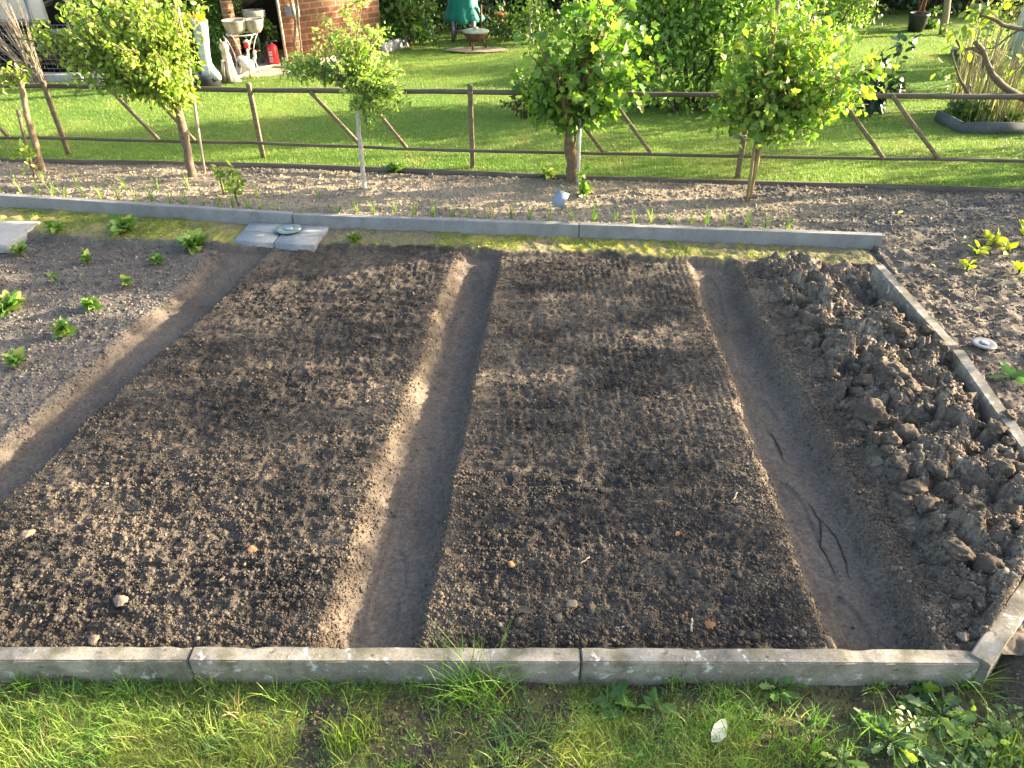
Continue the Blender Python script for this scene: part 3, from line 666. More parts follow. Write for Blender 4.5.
# stakes
def stake(name, pts, Y, r, mat, label):
    mb = MB(); q = tp(pts, Y); q[0].z -= .06; mb.tube(q, r, 8); return tag(mb.build(name, mat, None, True), label, 'stake')
PALEW = mat_plain('pale_cane', (.42, .36, .26), (.28, .23, .16), 12, .8, .2, stretch=(1, 1, .15))
OLIVE = mat_plain('olive_cane', (.30, .25, .12), (.18, .15, .07), 12, .8, .2, stretch=(1, 1, .15))
stake('support_cane', [(206, 184), (199, 135), (188, 60), (178, 8)], 5.5, .010, PALEW, 'thin cane leaning beside the rough trunk of the yellow green bush')
stake('support_pole', [(578, 193), (579, 150), (580, 118)], 5.26, .011, WHITE, 'whitish pole against the stout currant trunk')
stake('support_stake', [(747, 208), (757, 165), (764, 120), (778, 0)], 4.96, .012, OLIVE, 'olive stake rising through the wide currant crown')
stake('support_stake', [(746, 207), (751, 175), (755, 140)], 4.93, .011, OLIVE, 'shorter stake at the foot of the wide currant')
stake('cut_stem', [(36, 182), (27, 150), (18, 110)], 5.55, .013, WOOD, 'dark cut off stem beside the left pruned tree')
# slate plant tag at the foot of the currant
g = G(560, 207, ZB); mb = MB(); mb.box((0, 0, .055), (.085, .010, .11), M=Matrix.Rotation(R(28), 3, 'Y') @ Matrix.Rotation(R(-30), 3, 'X') @ Matrix.Rotation(R(-25), 3, 'Z'))
o = tag(mb.build('plant_tag', SLATE), 'tilted blue grey plate at the foot of the stout currant trunk', 'plant tag'); o.location = g

# ------------------------------------------------------------------ fence
fx_, fy_ = zip(*[(p.x, p.y) for p in (G(px, py, ZB) for px, py in ((-330, 148), (73, 158), (266, 162), (473, 173), (735, 180), (1035, 190)))])
def FY_(x): return float(np.interp(x, fx_, fy_))
froot = empty('fence', (fx_[0], fy_[0], ZB), 'low weathered wooden fence with two rails and slanting braces along the lawn', 'fence')
fo = Vector(froot.location)
def fplane(px, py):                        # where that direction meets the fence
    Y = 5.7
    for _ in range(12): Y = FY_(PY(px, py, Y).x)
    return PY(px, py, Y)
def rail(ys, h, d, name):
    pxs = [-330, 50, 253, 471, 738, 1030, 1300]
    pts = [fplane(px, float(np.interp(px, [0, 253, 471, 738, 1024], ys))) - fo for px in pxs]
    mb = MB()
    fine = []
    for a, b in zip(pts[:-1], pts[1:]):
        for k in range(6): fine.append(a.lerp(b, k / 6) + Vector((0, 0, random.uniform(-.003, .003))))
    fine.append(pts[-1]); mb.tube(fine, [h * random.uniform(.92, 1.06) for _ in fine], 10)
    return mb.build(name, RAILW, froot, True)
rail([85, 90, 92, 95, 97], .018, 1, 'top_rail'); rail([137, 143, 151, 156, 161], .0115, 1, 'bottom_rail')
def bar(a, b, r, name, mat, off=.02):
    d = (b - a); L = d.length; d.normalize(); mb = MB(); s = Vector((0, -1, 0)); s = (s - d * s.dot(d)).normalized(); t = d.cross(s)
    rings = []
    for p in (a, a + d * L * .33, a + d * L * .66, b):
        q = p + Vector((random.uniform(-.002, .002), 0, 0)); rings += [tuple(q + s * (r * u * .8) + t * (r * v) + Vector((0, -off, 0))) for u, v in ((-1, -1), (-1, 1), (1, 1), (1, -1))]
    f = [(i * 4 + j, i * 4 + (j + 1) % 4, i * 4 + 4 + (j + 1) % 4, i * 4 + 4 + j) for i in range(3) for j in range(4)]
    mb.add(rings, [f, [(3, 2, 1, 0), (12, 13, 14, 15)]]); o = mb.build(name, mat, froot)
    m = o.modifiers.new('bevel', 'BEVEL'); m.width = .003; return o
for (a, b) in (((-160, 78), (-115, 153)), ((49, 80), (73, 160)), ((252, 82), (266, 164)), ((471, 83), (473, 175)), ((743, 120), (735, 184)), ((1060, 98), (1036, 192))):
    pb = G(b[0], b[1], ZB - .05); pt = PY(a[0], a[1], FY_(pb.x)); bar(pb - fo, Vector((pb.x + (pt.x - pb.x) * .6, FY_(pb.x), pt.z)) - fo, .017, 'post', WOOD, .03)
for (a, b) in (((-35, 88), (11, 137)), ((112, 91), (160, 139)), ((150, 91), (196, 140)), ((313, 95), (363, 146)), ((365, 96), (407, 147)), ((560, 95), (603, 151)), ((610, 97), (651, 153)), ((838, 97), (882, 157)), ((893, 99), (937, 158)), ((1090, 100), (1140, 163))):
    bar(fplane(a[0] - 2, a[1] - 4) - fo, fplane(*b) - fo, .013, 'brace', WOOD, .025)
# lawn edging board
mb = MB(); pts = [(float(x), float(Yf(x)) + .0) for x in np.arange(-8, 8.1, .25)]
v = []
for x, y in pts: v += [(x, y - .012, ZB - .06), (x, y - .012, ZB + .028 + random.uniform(-.006, .006)), (x, y + .012, ZB + .028), (x, y + .012, ZB - .06)]
mb.add(v, [[(i * 4 + j, i * 4 + 4 + j, i * 4 + 4 + (j + 1) % 4, i * 4 + (j + 1) % 4) for i in range(len(pts) - 1) for j in range(4)]])
tag(mb.build('lawn_edging', RAILW), 'long dark edging board between the soil strip and the lawn', 'lawn edging')
# clamp on the post at the right
g = PY(741, 137, FY_(1.7) - .05); mb = MB(); mb.tube([g + Vector((-.055, 0, 0)), g + Vector((.055, 0, 0.006))], .008, 8); mb.box(tuple(g), (.05, .03, .02))
tag(mb.build('wire_tensioner', GREYM), 'small dark wire tensioner clamped to the post under the wide currant', 'wire tensioner')

# ------------------------------------------------------------------ grass
def blades(mb, x, y, z, L, W, lean, col, seg=3):
    n = len(x); th = rng.uniform(0, 6.28, n); ph = th + rng.normal(0, .5, n)
    dx, dy = np.cos(th), np.sin(th); sx, sy = -np.sin(ph), np.cos(ph)
    V = []
    for k in range(seg + 1):
        t = k / seg; out = lean * L * t ** 1.7; up = L * (t - .35 * lean * t ** 2.2); wd = W * (1 - t) ** .7 * .5 if k < seg else 0 * W
        c = np.stack([x + dx * out, y + dy * out, z + up], -1); s = np.stack([sx * wd, sy * wd, 0 * wd], -1)
        V += [c - s, c + s] if k < seg else [c]
    V = np.stack(V, 1); k = V.shape[1]; F = []
    for i in range(seg - 1): F += [(2 * i, 2 * i + 1, 2 * i + 3), (2 * i, 2 * i + 3, 2 * i + 2)]
    F.append((2 * seg - 2, 2 * seg - 1, 2 * seg))
    mb.add(V.reshape(-1, 3), [(np.array(F)[None] + (np.arange(n) * k)[:, None, None]).reshape(-1, 3)], np.repeat(col, k, 0))
# mown lawn
n = 430000; lxr = rng.uniform(-6.6, 7.2, n); lyr = Yf(lxr) + .014 + 6.6 * rng.uniform(0, 1, n) ** 1.35
mb = MB(); cl = lawn_col(lxr, lyr) * rng.uniform(.75, 1.45, (n, 1))
blades(mb, lxr, lyr, lawn_z(lxr, lyr) - .004, rng.uniform(.014, .034, n), np.full(n, .0048), rng.uniform(.2, .8, n), cl, 1)
kind(mb.build('lawn_grass', GRASS), 'stuff')
# rougher grass in front of the kerb
n = 85000; x = rng.uniform(-1.75, 1.95, n); y = rng.uniform(.55, 1.375, n)
keep = rng.uniform(0, 1, n) < np.clip(1.0 - front_bare(x, y) * 1.0, .03, 1) * np.where(x > .95, .35, 1); x, y = x[keep], y[keep]; n = len(x)
keep = ~((x > 1.38) & (y > corner(x) - .12)); x, y = x[keep], y[keep]; n = len(x)
gn = fbm(x, y, 2.6, 3, 320)[:, None]; yel = np.clip((gn - .42) * 5, 0, 1) * sm(1.32, 1.0, y)[:, None]
cl = pal(n, [(.15, .27, .05), (.20, .32, .06), (.12, .21, .06)], .3) * (1 - yel) + pal(n, [(.32, .36, .05), (.26, .33, .05), (.38, .35, .10)], .3) * yel
lum = (.75 + .6 * fbm(x, y, 14, 3, 352))[:, None]; cl = cl * lum
dead = rng.uniform(0, 1, n) < .07; cl[dead] = pal(dead.sum(), [(.36, .29, .16), (.28, .22, .12)])
mb = MB(); L = rng.gamma(2.6, .0095, n) * (.55 + 1.2 * vnoise(x * 7, y * 7, 9)) + .012
blades(mb, x, y, front_z(x, y) - .004, np.minimum(L, .11), rng.uniform(.0016, .0036, n), rng.uniform(.2, 1.15, n), cl, 3)
n = 26000; x = rng.uniform(-1.75, 1.9, n); y = rng.uniform(.6, 1.36, n); k = (rng.uniform(0, 1, n) < (.35 + .5 * (fbm(x, y, 6, 3, 345) > .5)) * (1 - .6 * sm(.7, .9, x) * sm(1.1, 1.25, y))); x, y = x[k], y[k]; n = len(x)
add_leaves(mb, np.stack([x, y, front_z(x, y) + rng.uniform(.002, .02, n)], -1), rng.normal(size=(n, 3)) * np.array([1, 1, .25]), rng.normal(size=(n, 3)) * .35 + np.array([0, 0, 1.]), rng.uniform(.004, .013, n), pal(n, [(.28, .29, .05), (.14, .20, .05), (.32, .30, .07), (.15, .12, .07), (.20, .27, .06)]), 'diamond')
for k in range(85):
    cx, cy = rng.uniform(-1.7, 1.15), rng.uniform(.65, 1.36); m = int(rng.integers(14, 46)); rr = rng.uniform(.012, .035)
    a, b = cx + rng.normal(0, rr, m), np.minimum(cy + rng.normal(0, rr * .7, m), 1.352)
    blades(mb, a, b, front_z(a, b) - .004, rng.uniform(.045, .11) * rng.uniform(.5, 1.15, m), rng.uniform(.0026, .0046, m), rng.uniform(.2, 1.0, m), pal(m, [(.17, .30, .06), (.24, .35, .07), (.12, .22, .07), (.30, .36, .09)][k % 4:k % 4 + 1], .25), 4)
kind(mb.build('front_grass', GRASS), 'stuff')
n = 26000; x = rng.uniform(-1.75, 2.0, n); y = rng.uniform(.6, 1.38, n); k = rng.uniform(0, 1, n) < front_bare(x, y) ** 1.5 * .9; x, y = x[k], y[k]; n = len(x); mb = MB()
rise = sm(1.42, 1.62, x) * sm(1.05, 1.42, y); zf = front_z(x, y) * (1 - rise) + .012 * rise
k = ~((x > 1.40) & (y > corner(x) - .13)); x, y, zf = x[k], y[k], zf[k]; n = len(x)
crumbs(mb, x, y, .0015 + .006 * rng.uniform(0, 1, n) ** 3, np.array([.085, .068, .052]) * rng.uniform(.6, 1.9, (n, 1)), z=zf); kind(mb.build('loose_soil', CRUMB), 'stuff')
n = 5200; x = rng.uniform(.75, 1.95, n); y = rng.uniform(.6, 1.30, n); k = (fbm(x, y, 7, 3, 350) > .40) & (y < 1.26 - .25 * (x < 1.1)); x, y = x[k], y[k]; n = len(x); mb = MB()
add_leaves(mb, np.stack([x, y, front_z(x, y) + rng.uniform(.002, .035, n)], -1), rng.normal(size=(n, 3)) * np.array([1, 1, .35]), rng.normal(size=(n, 3)) * .4 + np.array([0, 0, 1.]), rng.uniform(.010, .030, n), pal(n, [(.14, .22, .09), (.18, .26, .10), (.11, .18, .07), (.24, .31, .07)]), 'oval')
kind(mb.build('ground_cover', LEAF), 'stuff')
# moss on the path
n = 150000; x = rng.uniform(-4.3, 2.3, n); y = rng.uniform(4.0, 5.6, n); z, c, zn = land(x, y)
k = rng.uniform(0, 1, n) < zn['moss'] * (zn['patch'] * .75 + .10) * np.clip((fbm(x, y, 9, 3, 335) - .36) * 4, 0, 1) * (1 - sm(.9, 2.0, x) * .7)
nearpad = (x > -1.95) & (x < -1.12) & (y < 4.80) & (y > 4.30); k &= ~nearpad
x, y, z = x[k], y[k], z[k]; n = len(x); mb = MB(); t = np.clip((fbm(x, y, 6, 3, 333) - .38) * 4, 0, 1)[:, None]
t = t * (1 - sm(.55, .1, Yk(x) - y)[:, None] * .55)
blades(mb, x, y, z - .003, rng.uniform(.008, .028, n), rng.uniform(.004, .008, n), rng.uniform(.3, 1, n), pal(n, [(.13, .21, .04), (.16, .23, .05)]) * (1 - t) + pal(n, [(.38, .37, .05), (.30, .32, .05)]) * t, 1)
kind(mb.build('path_moss', GRASS), 'stuff')
# tall tufts
def tuft(px, py, n, L, col, label, rad=.05, z=-.075, lean=(.2, .8), name='grass_tuft', group=None, W=.004, cat='grass tuft', loc=None):
    g = loc or G(px, py, z); mb = MB(); a = rng.normal(0, rad * .5, n); b = rng.normal(0, rad * .35, n)
    blades(mb, a, b, np.zeros(n) - .005, L * rng.uniform(.5, 1.1, n), W * rng.uniform(.7, 1.2, n), rng.uniform(*lean, n), pal(n, col, .25), 4)
    o = tag(mb.build(name, GRASS), label, cat, group); o.location = g; return o
GR = [(.12, .24, .03), (.17, .28, .04), (.08, .17, .03)]
tuft(478, 697, 150, .21, GR, 'tall grass tuft flopping over the middle of the front kerb', .09, lean=(.3, 1.1))
tuft(350, 745, 90, .13, [(.25, .32, .04), (.17, .26, .04)], 'upright yellow green tuft left of the picture middle', .06, lean=(.05, .5))
tuft(520, 745, 150, .12, [(.07, .16, .05), (.09, .18, .05)], 'wide blue green grass tuft below the kerb middle', .16, lean=(.5, 1.2))
tuft(735, 725, 90, .12, GR, 'grass tuft between the white leaf and the dandelion', .10, lean=(.3, .9))
tuft(795, 755, 110, .13, GR, 'lush tuft at the bottom edge right of the white leaf', .10, lean=(.2, .9))
tuft(968, 690, 40, .16, GR, 'long bladed tuft at the foot of the slanting corner stone', .06, lean=(.4, 1.2))
tuft(1015, 760, 80, .10, [(.25, .32, .04), (.15, .25, .04)], 'bright tuft in the bottom right corner', .07)
tuft(30, 690, 70, .12, GR, 'tuft against the kerb in the lower left corner', .09, lean=(.4, 1.1))
tuft(238, 715, 14, .13, [(.40, .32, .17), (.30, .24, .12)], 'withered straw coloured tuft below the left kerb stone', .04, lean=(.1, .6), W=.006)
# broad leaved weeds
def rosette(px, py, nl, L, label, col, shape='oval', z=-.075, tilt=.35, name='weed', cat='weed', group=None, wid=1.0, mat=LEAF, rise=.02, loc=None):
    g = loc or G(px, py, z); mb = MB(); th = np.arange(nl) * 2.4 + rng.uniform(-.3, .3, nl); r = rng.uniform(0, .25, nl) * L
    D = np.stack([np.cos(th), np.sin(th), rng.uniform(-.05, 2 * tilt, nl)], -1); P = np.stack([np.cos(th) * r, np.sin(th) * r, np.full(nl, rise) * rng.uniform(.3, 1.2, nl)], -1)
    U = rng.normal(size=(nl, 3)) * .5 + np.array([0, 0, 1.])
    add_leaves(mb, P, D, U, L * rng.uniform(.6, 1.15, nl), pal(nl, col, .2), shape, .15)
    for p, d in zip(P, D):
        mb.tube([(0, 0, -.02), tuple(p * .6 + np.array([0, 0, rise * .2])), tuple(p + .1 * L * nrmz(d))], [.0022, .0018, .001], 4, (.12, .17, .05), False)
    o = tag(mb.build(name, mat), label, cat, group); o.location = g; return o
WD = [(.11, .22, .06), (.15, .27, .07), (.09, .18, .055)]
rosette(775, 692, 15, .075, 'dandelion rosette under the right end of the front kerb', WD, 'tooth', tilt=.5, rise=.03)
rosette(84, 680, 5, .05, 'round leaved weed against the left front kerb', WD, 'lobed')
rosette(165, 683, 6, .05, 'pair of upright weed leaves at the left kerb joint', WD, tilt=.8)
rosette(615, 705, 8, .06, 'lobed leaved weed below the kerb joint', WD, 'lobed')
rosette(655, 712, 7, .06, 'pale green weed just left of the white leaf', WD, 'oval')
rosette(920, 690, 7, .05, 'young weed with one bright yellow green leaf', [(.25, .34, .03), (.10, .2, .05)], 'lobed', tilt=.6)
gw = 'broad leaved weeds in the front right corner'
for i, (px, py, nl, L, sh, lb) in enumerate([(860, 720, 40, .026, 'lobed', 'leftmost weed of the broad leaved patch in the corner'), (890, 745, 24, .075, 'tooth', 'weed with long toothed leaves at the bottom of the corner patch'), (940, 718, 26, .085, 'tooth', 'large arching dandelion in the middle of the corner patch'),
        (965, 750, 22, .07, 'tooth', 'low weed at the bottom right of the corner patch'), (905, 705, 34, .024, 'lobed', 'small leaved weed at the top of the corner patch'), (1000, 735, 26, .034, 'lobed', 'weed at the right frame edge under the corner stone'), (925, 765, 30, .034, 'lobed', 'weed cut by the bottom edge below the arching dandelion'), (838, 765, 20, .06, 'tooth', 'weed cut by the bottom edge right of the lush tuft')]):
    rosette(px, py, nl, L, lb, [(.13, .21, .09), (.16, .25, .10), (.10, .17, .07), (.24, .32, .07)], sh, group=gw)
# white withered leaf, and blossoms
mb = MB(); add_leaves(mb, np.array([[0, 0, .03]]), np.array([[.75, .75, .3]]), np.array([[.3, -.5, 1.]]), np.array([.085]), np.array([[.60, .63, .60]]), 'oval')
o = tag(mb.build('fallen_leaf', LEAF), 'whitish withered leaf lying on the front grass', 'leaf'); o.location = G(710, 748, -.07)
mb = MB(); add_leaves(mb, np.array([[0, 0, .012]]), np.array([[.9, .2, .1]]), np.array([[.1, -.3, 1.]]), np.array([.036]), np.array([[.20, .11, .06]]), 'lobed')
o = tag(mb.build('fallen_leaf', LEAF), 'curled brown leaf on the front right of the middle bed', 'leaf'); o.location = G(705, 628, .0)
mb = MB(); add_leaves(mb, np.array([[0, 0, .012]]), np.array([[.6, .6, .1]]), np.array([[.1, -.3, 1.]]), np.array([.03]), np.array([[.26, .13, .06]]), 'oval')
o = tag(mb.build('fallen_leaf', LEAF), 'orange leaf scrap on the right half of the middle bed', 'leaf'); o.location = G(675, 538, .0)
mb = MB(); add_leaves(mb, np.array([[0, 0, .012]]), np.array([[.9, -.3, .05]]), np.array([[.1, -.3, 1.]]), np.array([.05]), np.array([[.07, .07, .07]]), 'oval')
o = tag(mb.build('fallen_leaf', LEAF), 'dark grey leaf near the front left of the middle bed', 'leaf'); o.location = G(518, 610, .0)

# strawberry plants
gs = 'strawberry plants in the left bed'
ST = [(.13, .25, .06), (.18, .30, .08), (.10, .19, .05), (.27, .32, .08)]
for (px, py, nl, L, lb) in [(125, 232, 26, .10, 'large strawberry plant with spreading leaves at the mossy edge'), (192, 242, 24, .09, 'bushy strawberry plant nearest the slab pad'), (57, 233, 12, .06, 'strawberry plant just right of the single left slab'),
        (22, 257, 12, .06, 'small reddish strawberry plant below the single left slab'), (88, 264, 10, .05, 'small strawberry plant in the upper middle of its bed'), (158, 265, 12, .05, 'small strawberry plant below the bushy one'), (10, 310, 26, .09, 'dense strawberry plant cut by the left edge'),
        (93, 310, 18, .06, 'pale strawberry plant in the middle of the left bed'), (66, 337, 16, .06, 'yellowish strawberry plant beside the left path bank'), (18, 367, 16, .06, 'lowest strawberry plant by the left path'), (128, 287, 9, .04, 'sparse little strawberry plant near the left path'), (56, 283, 5, .035, 'tiny strawberry seedling between two bigger plants')]:
    g = G(px, py, 0); g.z = H1(g.x, g.y); g = G(px, py, g.z); g.z = H1(g.x, g.y)
    rosette(px, py, int(nl * 2), L * .9, lb, ST, 'lobed', tilt=.7, name='strawberry_plant', cat='strawberry plant', group=gs, rise=.05, loc=g)
g = G(355, 243, ZM); g.z = H1(g.x, g.y)
rosette(0, 0, 60, .05, 'pale feathery weed clump on the moss right of the slab pad', [(.20, .26, .07), (.14, .22, .05)], 'diamond', loc=g, tilt=.7, rise=.04)
# garlic shoots along the back kerb
gg = 'garlic shoots in the rows behind the back kerb'
shoots = []
for i in range(5):
    mb = MB(); n = 6; blades(mb, rng.normal(0, .006, n), rng.normal(0, .006, n), np.zeros(n) - .01, rng.uniform(.10, .17, n), rng.uniform(.007, .012, n), rng.uniform(.1, .6, n), pal(n, [(.20, .30, .07), (.28, .34, .09), (.15, .26, .07)]), 4)
    shoots.append(mb.build('garlic_shoot', GRASS).data); bpy.data.objects.remove(bpy.data.objects['garlic_shoot'])
def shoot(x, y, s, lb):
    o = bpy.data.objects.new('garlic_shoot', random.choice(shoots)); COL.objects.link(o); o.location = (x, y, H1(x, y)); o.rotation_euler.z = random.uniform(0, 6); o.scale = (s,) * 3
    tag(o, lb, 'garlic shoot', gg)
x = -4.0
while x < 1.75:
    shoot(x, float(Yk(x)) + .10 + random.uniform(-.02, .02), random.uniform(.75, 1.2), 'narrow green shoot in the row right behind the back kerb'); x += random.uniform(.095, .15)
x = -3.9
while x < -1.2:
    shoot(x, float(Yk(x)) + .34 + random.uniform(-.03, .03), random.uniform(.6, 1.0), 'small shoot in the second row behind the back kerb'); x += random.uniform(.16, .3)
for px, py, hh, lb in ((238, 196, .30, 'tallest yellow green bolted shoot between the cane and the fence post'), (224, 194, .22, 'second bolted shoot just left of the tallest one'), (240, 205, .2, 'bolted shoot close to the kerb under the tallest one')):
    g = G(px, py, ZB); g.z = H1(g.x, g.y)
    shrub('bolted_shoot', lb, 'shoot', g, [(g + Vector((0, 0, hh * .6)), (.05, .05, hh * .45))], 40, .045, 'oval', YEL, stems=1, stemr=.005, shell=.1)
# small weeds along the lawn edging
for i, (px, py, lb) in enumerate([(255, 160, 'dark weed patch at the foot of the fence post left of the white stem'), (395, 172, 'low weed by the edging behind the white stem'), (548, 178, 'yellow weed by the edging left of the currant'), (655, 180, 'yellowish weed by the edging right of the currant'), (778, 178, 'weed by the edging right of the wide currant'), (130, 160, 'grassy weed at the edging behind the yellow green bush')]):
    g = G(px, py, ZB); g.z = H1(g.x, g.y); rosette(0, 0, 30, .07, lb, YEL if 'yellow' in lb else MID, 'oval', loc=g, tilt=.6, rise=.03)
for i, (px, py, lb) in enumerate([(497, 0, '')]): pass
# seedlings on the right
gy = 'yellow seedlings on the rough soil at the right'
for i, (px, py, n, L, lb) in enumerate([(975, 258, 6, .055, 'left yellow seedling of the loose group at the right'), (990, 250, 10, .07, 'largest yellow seedling in the loose group at the right'), (1005, 256, 6, .055, 'yellow seedling between the largest one and the frame edge'), (1022, 245, 9, .07, 'yellow seedling cut by the right frame edge'), (966, 272, 6, .05, 'lowest yellow seedling of the loose group'), (1018, 275, 5, .05, 'pale seedling below the edge one')]):
    g = G(px, py, ZM); g.z = H1(g.x, g.y)
    rosette(0, 0, n + 3, L * 1.15, lb, [(.50, .50, .04), (.42, .46, .04)], 'oval', loc=g, tilt=.8, rise=.05, name='seedling', cat='seedling', group=gy)
g = G(1012, 378, ZM); g.z = H1(g.x, g.y); rosette(0, 0, 7, .09, 'flat bright green weed right of the near kerb stone', WD, 'oval', loc=g)
# leaf litter and sticks on the right soil
n = 1100; x = np.concatenate([rng.uniform(2.25, 4.8, 700), rng.uniform(-4.4, 3.5, 300), rng.uniform(-3.6, -1.9, 100)]); y = np.concatenate([rng.uniform(2.2, 5.0, 700), np.zeros(300), rng.uniform(2.9, 4.5, 100)]); y[700:1000] = Yk(x[700:1000]) + rng.uniform(.08, .85, 300); mb = MB(); z = land(x, y, False) + .008
add_leaves(mb, np.stack([x, y, z], -1), rng.normal(size=(n, 3)) * np.array([1, 1, .3]), rng.normal(size=(n, 3)) * .4 + np.array([0, 0, 1.]), np.where(np.arange(n) < 700, 1, .6) * rng.uniform(.010, .042, n), pal(n, [(.16, .12, .08), (.24, .19, .14), (.10, .075, .05), (.33, .29, .23)]), 'oval')
kind(mb.build('leaf_litter', LEAF), 'stuff')
def stick(px, py, L, a, label, c=(.26, .20, .13), r=.003):
    g = G(px, py, 0); d = Vector((math.cos(a), math.sin(a), 0)); p = []
    zz = max(H1(*(g + d * L * (k / 4 - .5))[:2]) for k in range(5))
    for i in range(5):
        q = g + d * (L * (i / 4 - .5)) + Vector((-d.y, d.x, 0)) * random.uniform(-.05, .05) * L; q.z = H1(q.x, q.y) + r + .002; p.append(q)
    p = [Vector((q.x, q.y, zz + r * .6)) for q in p]
    mb = MB(); mb.tube(p, r, 6, c); return tag(mb.build('stick', BARK, None, True), label, 'stick')
stick(692, 625, .05, 1.3, 'short pale stick near the front of the middle bed', (.45, .36, .24), .004)
stick(585, 560, .045, .7, 'light splinter in the middle of the middle bed', (.45, .37, .25))
stick(975, 300, .22, 1.2, 'forked grey twig on the soil beside the far right kerb stone', (.2, .16, .13))
stick(955, 285, .18, 2.2, 'thin grey twig above the forked one', (.2, .16, .13))
stick(735, 497, .05, 1.0, 'pale straw in the dug bed next to the right furrow', (.4, .33, .22))
stick(620, 628, .03, .2, 'white splinter at the front of the middle bed', (.55, .5, .42), .0025)
# cracks in the right furrow
def crack(pts, label):
    q = [G(px, py, -.07) for px, py in pts]; fine = []
    for a, b in zip(q[:-1], q[1:]):
        for k in range(4): fine.append(a.lerp(b, k / 4) + Vector((random.uniform(-.004, .004), random.uniform(-.004, .004), 0)))
    fine.append(q[-1]); mb = MB(); p = []
    for v in fine: v.z = H1(v.x, v.y) + .003; p.append(v)
    mb.tube(p, [.0030 * math.sin(math.pi * (.08 + .84 * i / (len(p) - 1))) for i in range(len(p))], 6, (.05, .042, .034)); return tag(mb.build('root', BARK, None, True), label, 'root')
crack([(808, 502), (820, 520), (822, 545), (835, 572)], 'dark root lying in the right furrow, longer left one')
crack([(822, 520), (836, 538), (845, 560), (850, 580)], 'dark root lying in the right furrow, right of the longer one')
crack([(770, 430), (780, 445), (784, 458)], 'short dark root at the upper end of the right furrow')
# solar lights
def disc_light(px, py, z, r, label, top):
    g = G(px, py, z); root = empty('garden_light', g, label, 'garden light'); root.scale = (1, 1, .55)
    mb = MB(); mb.loft([(0, 0, 0, r * .75, r * .75), (0, 0, .015, r, r), (0, 0, .022, r, r)], 24); mb.build('base', BLACKP, root, True)
    mb = MB(); mb.loft([(0, 0, .0222, r * 1.06, r * 1.06), (0, 0, .032, r * 1.04, r * 1.04), (0, 0, .036, r * .8, r * .8), (0, 0, .034, r * .5, r * .5), (0, 0, .030, r * .1, r * .1)], 24); mb.build('rim', top, root, True)
    mb = MB(); mb.loft([(0, 0, .0345, r * .42, r * .42), (0, 0, .044, r * .34, r * .34), (0, 0, .046, r * .1, r * .1)], 20); mb.build('lens', SLATE, root, True)
    return root
GLASSG = mat_plain('green_glass', (.20, .27, .25), (.13, .19, .18), 14, .25, .6, bump=.05)
disc_light(289, 231, .044, .076, 'round greenish glass garden light on the slab pad', GLASSG)
g = G(983, 346, ZM); disc_light(983, 346, H1(g.x, g.y), .055, 'round silvery garden light on the soil right of the kerb', GREYM)

# ------------------------------------------------------------------ the far garden
ZL = ZB + .012
def GL(px, py): return G(px, py, ZL)
# white outbuilding far left
Yw = GL(60, 72).y + .1
root = empty('outbuilding', (PY(20, 70, Yw).x, Yw, ZL), 'pale outbuilding with white panels above a dark base at the far left', 'outbuilding'); b = Vector(root.location)
xl, xr = PY(-260, 30, Yw).x, PY(46, 25, Yw).x; zt = PY(30, 22, Yw).z; PALEB = mat_plain('pale_panel', (.80, .84, .86), (.74, .78, .80), 4, .5, .3, bump=.05)
mb = MB(); mb.box(((xl + xr) / 2 - b.x, .05, (zt + 2.0) / 2 - b.z), (xr - xl, .08, 2.0 - zt)); mb.build('wall', PALEB, root)
mb = MB(); mb.box(((xl + xr) / 2 - b.x, .5, zt / 2), (xr - xl, .05, zt + .4)); mb.build('recess', DARK, root)
mb = MB(); mb.box(((xl + xr) / 2 - b.x, .0, zt - b.z), (xr - xl, .05, .05)); mb.build('sill', GREYM, root)
xp = PY(62, 50, Yw - .1).x; mb = MB(); mb.box((xp - b.x, -.02, .2), (.22, .2, .42)); mb.build('pillar', SLAB, root)
p0, p1 = PY(24, -6, Yw - .1), PY(33, 24, Yw - .1); mb = MB(); mb.tube([p0 - b, p1 - b, PY(46, 70, Yw - .1) - b], .022, 8); mb.build('drain_pipe', GREYM, root, True)
mb = MB(); mb.box(((xl + xr) / 2 - b.x, 1.2, 2.05 - b.z), (xr - xl + .4, 2.8, .08)); mb.build('roof', GREYM, root)
# wire basket
gw_ = GL(15, 78); root = empty('wire_basket', gw_, 'dark wire compost basket under the pale outbuilding', 'compost basket'); mb = MB()
hw, hh, dp = .75, .52, .5
for i in range(26): x = -hw + 2 * hw * i / 25; mb.tube([(x, 0, 0), (x, 0, hh)], .0035, 4)
for k in range(12): z = hh * k / 11; mb.tube([(-hw, 0, z), (hw, 0, z), (hw, dp, z)], .0035, 4)
for i in range(10): y = dp * i / 9; mb.tube([(hw, y, 0), (hw, y, hh)], .0035, 4)
mb.build('mesh', GREYM, root)
mb = MB(); mb.box((0, .26, .2), (1.42, .44, .40)); o = mb.build('compost_fill', DARK, root)
for i, (sx, sy) in enumerate(((-hw, 0), (hw, 0), (hw, dp))): mb = MB(); mb.tube([(sx, sy, -.02), (sx, sy, hh + .03)], .014, 6); mb.build('corner_post', GREYM, root)
# two stone steps
for i, (px, py, dz, lb) in enumerate(((60, 80, .0, 'lower pale stone step below the outbuilding pillar'), (62, 74, .05, 'upper pale stone step below the outbuilding pillar'))):
    g = GL(px, py); me = rough_block(.5, .14, .07, 30 + i, .003); o = link('stone_step', me, SLAB); o.location = g + Vector((0, .07 * i, .03 + dz * .3)); tag(o, lb, 'step')
# grey rock
me = lump(50, 3, .25); me.materials.clear(); o = link('rock', me, KERB); o.scale = (.11, .09, .12); o.location = GL(98, 85) + Vector((0, 0, .05)); tag(o, 'grey rock on the lawn edge under the yellow green bush', 'rock')
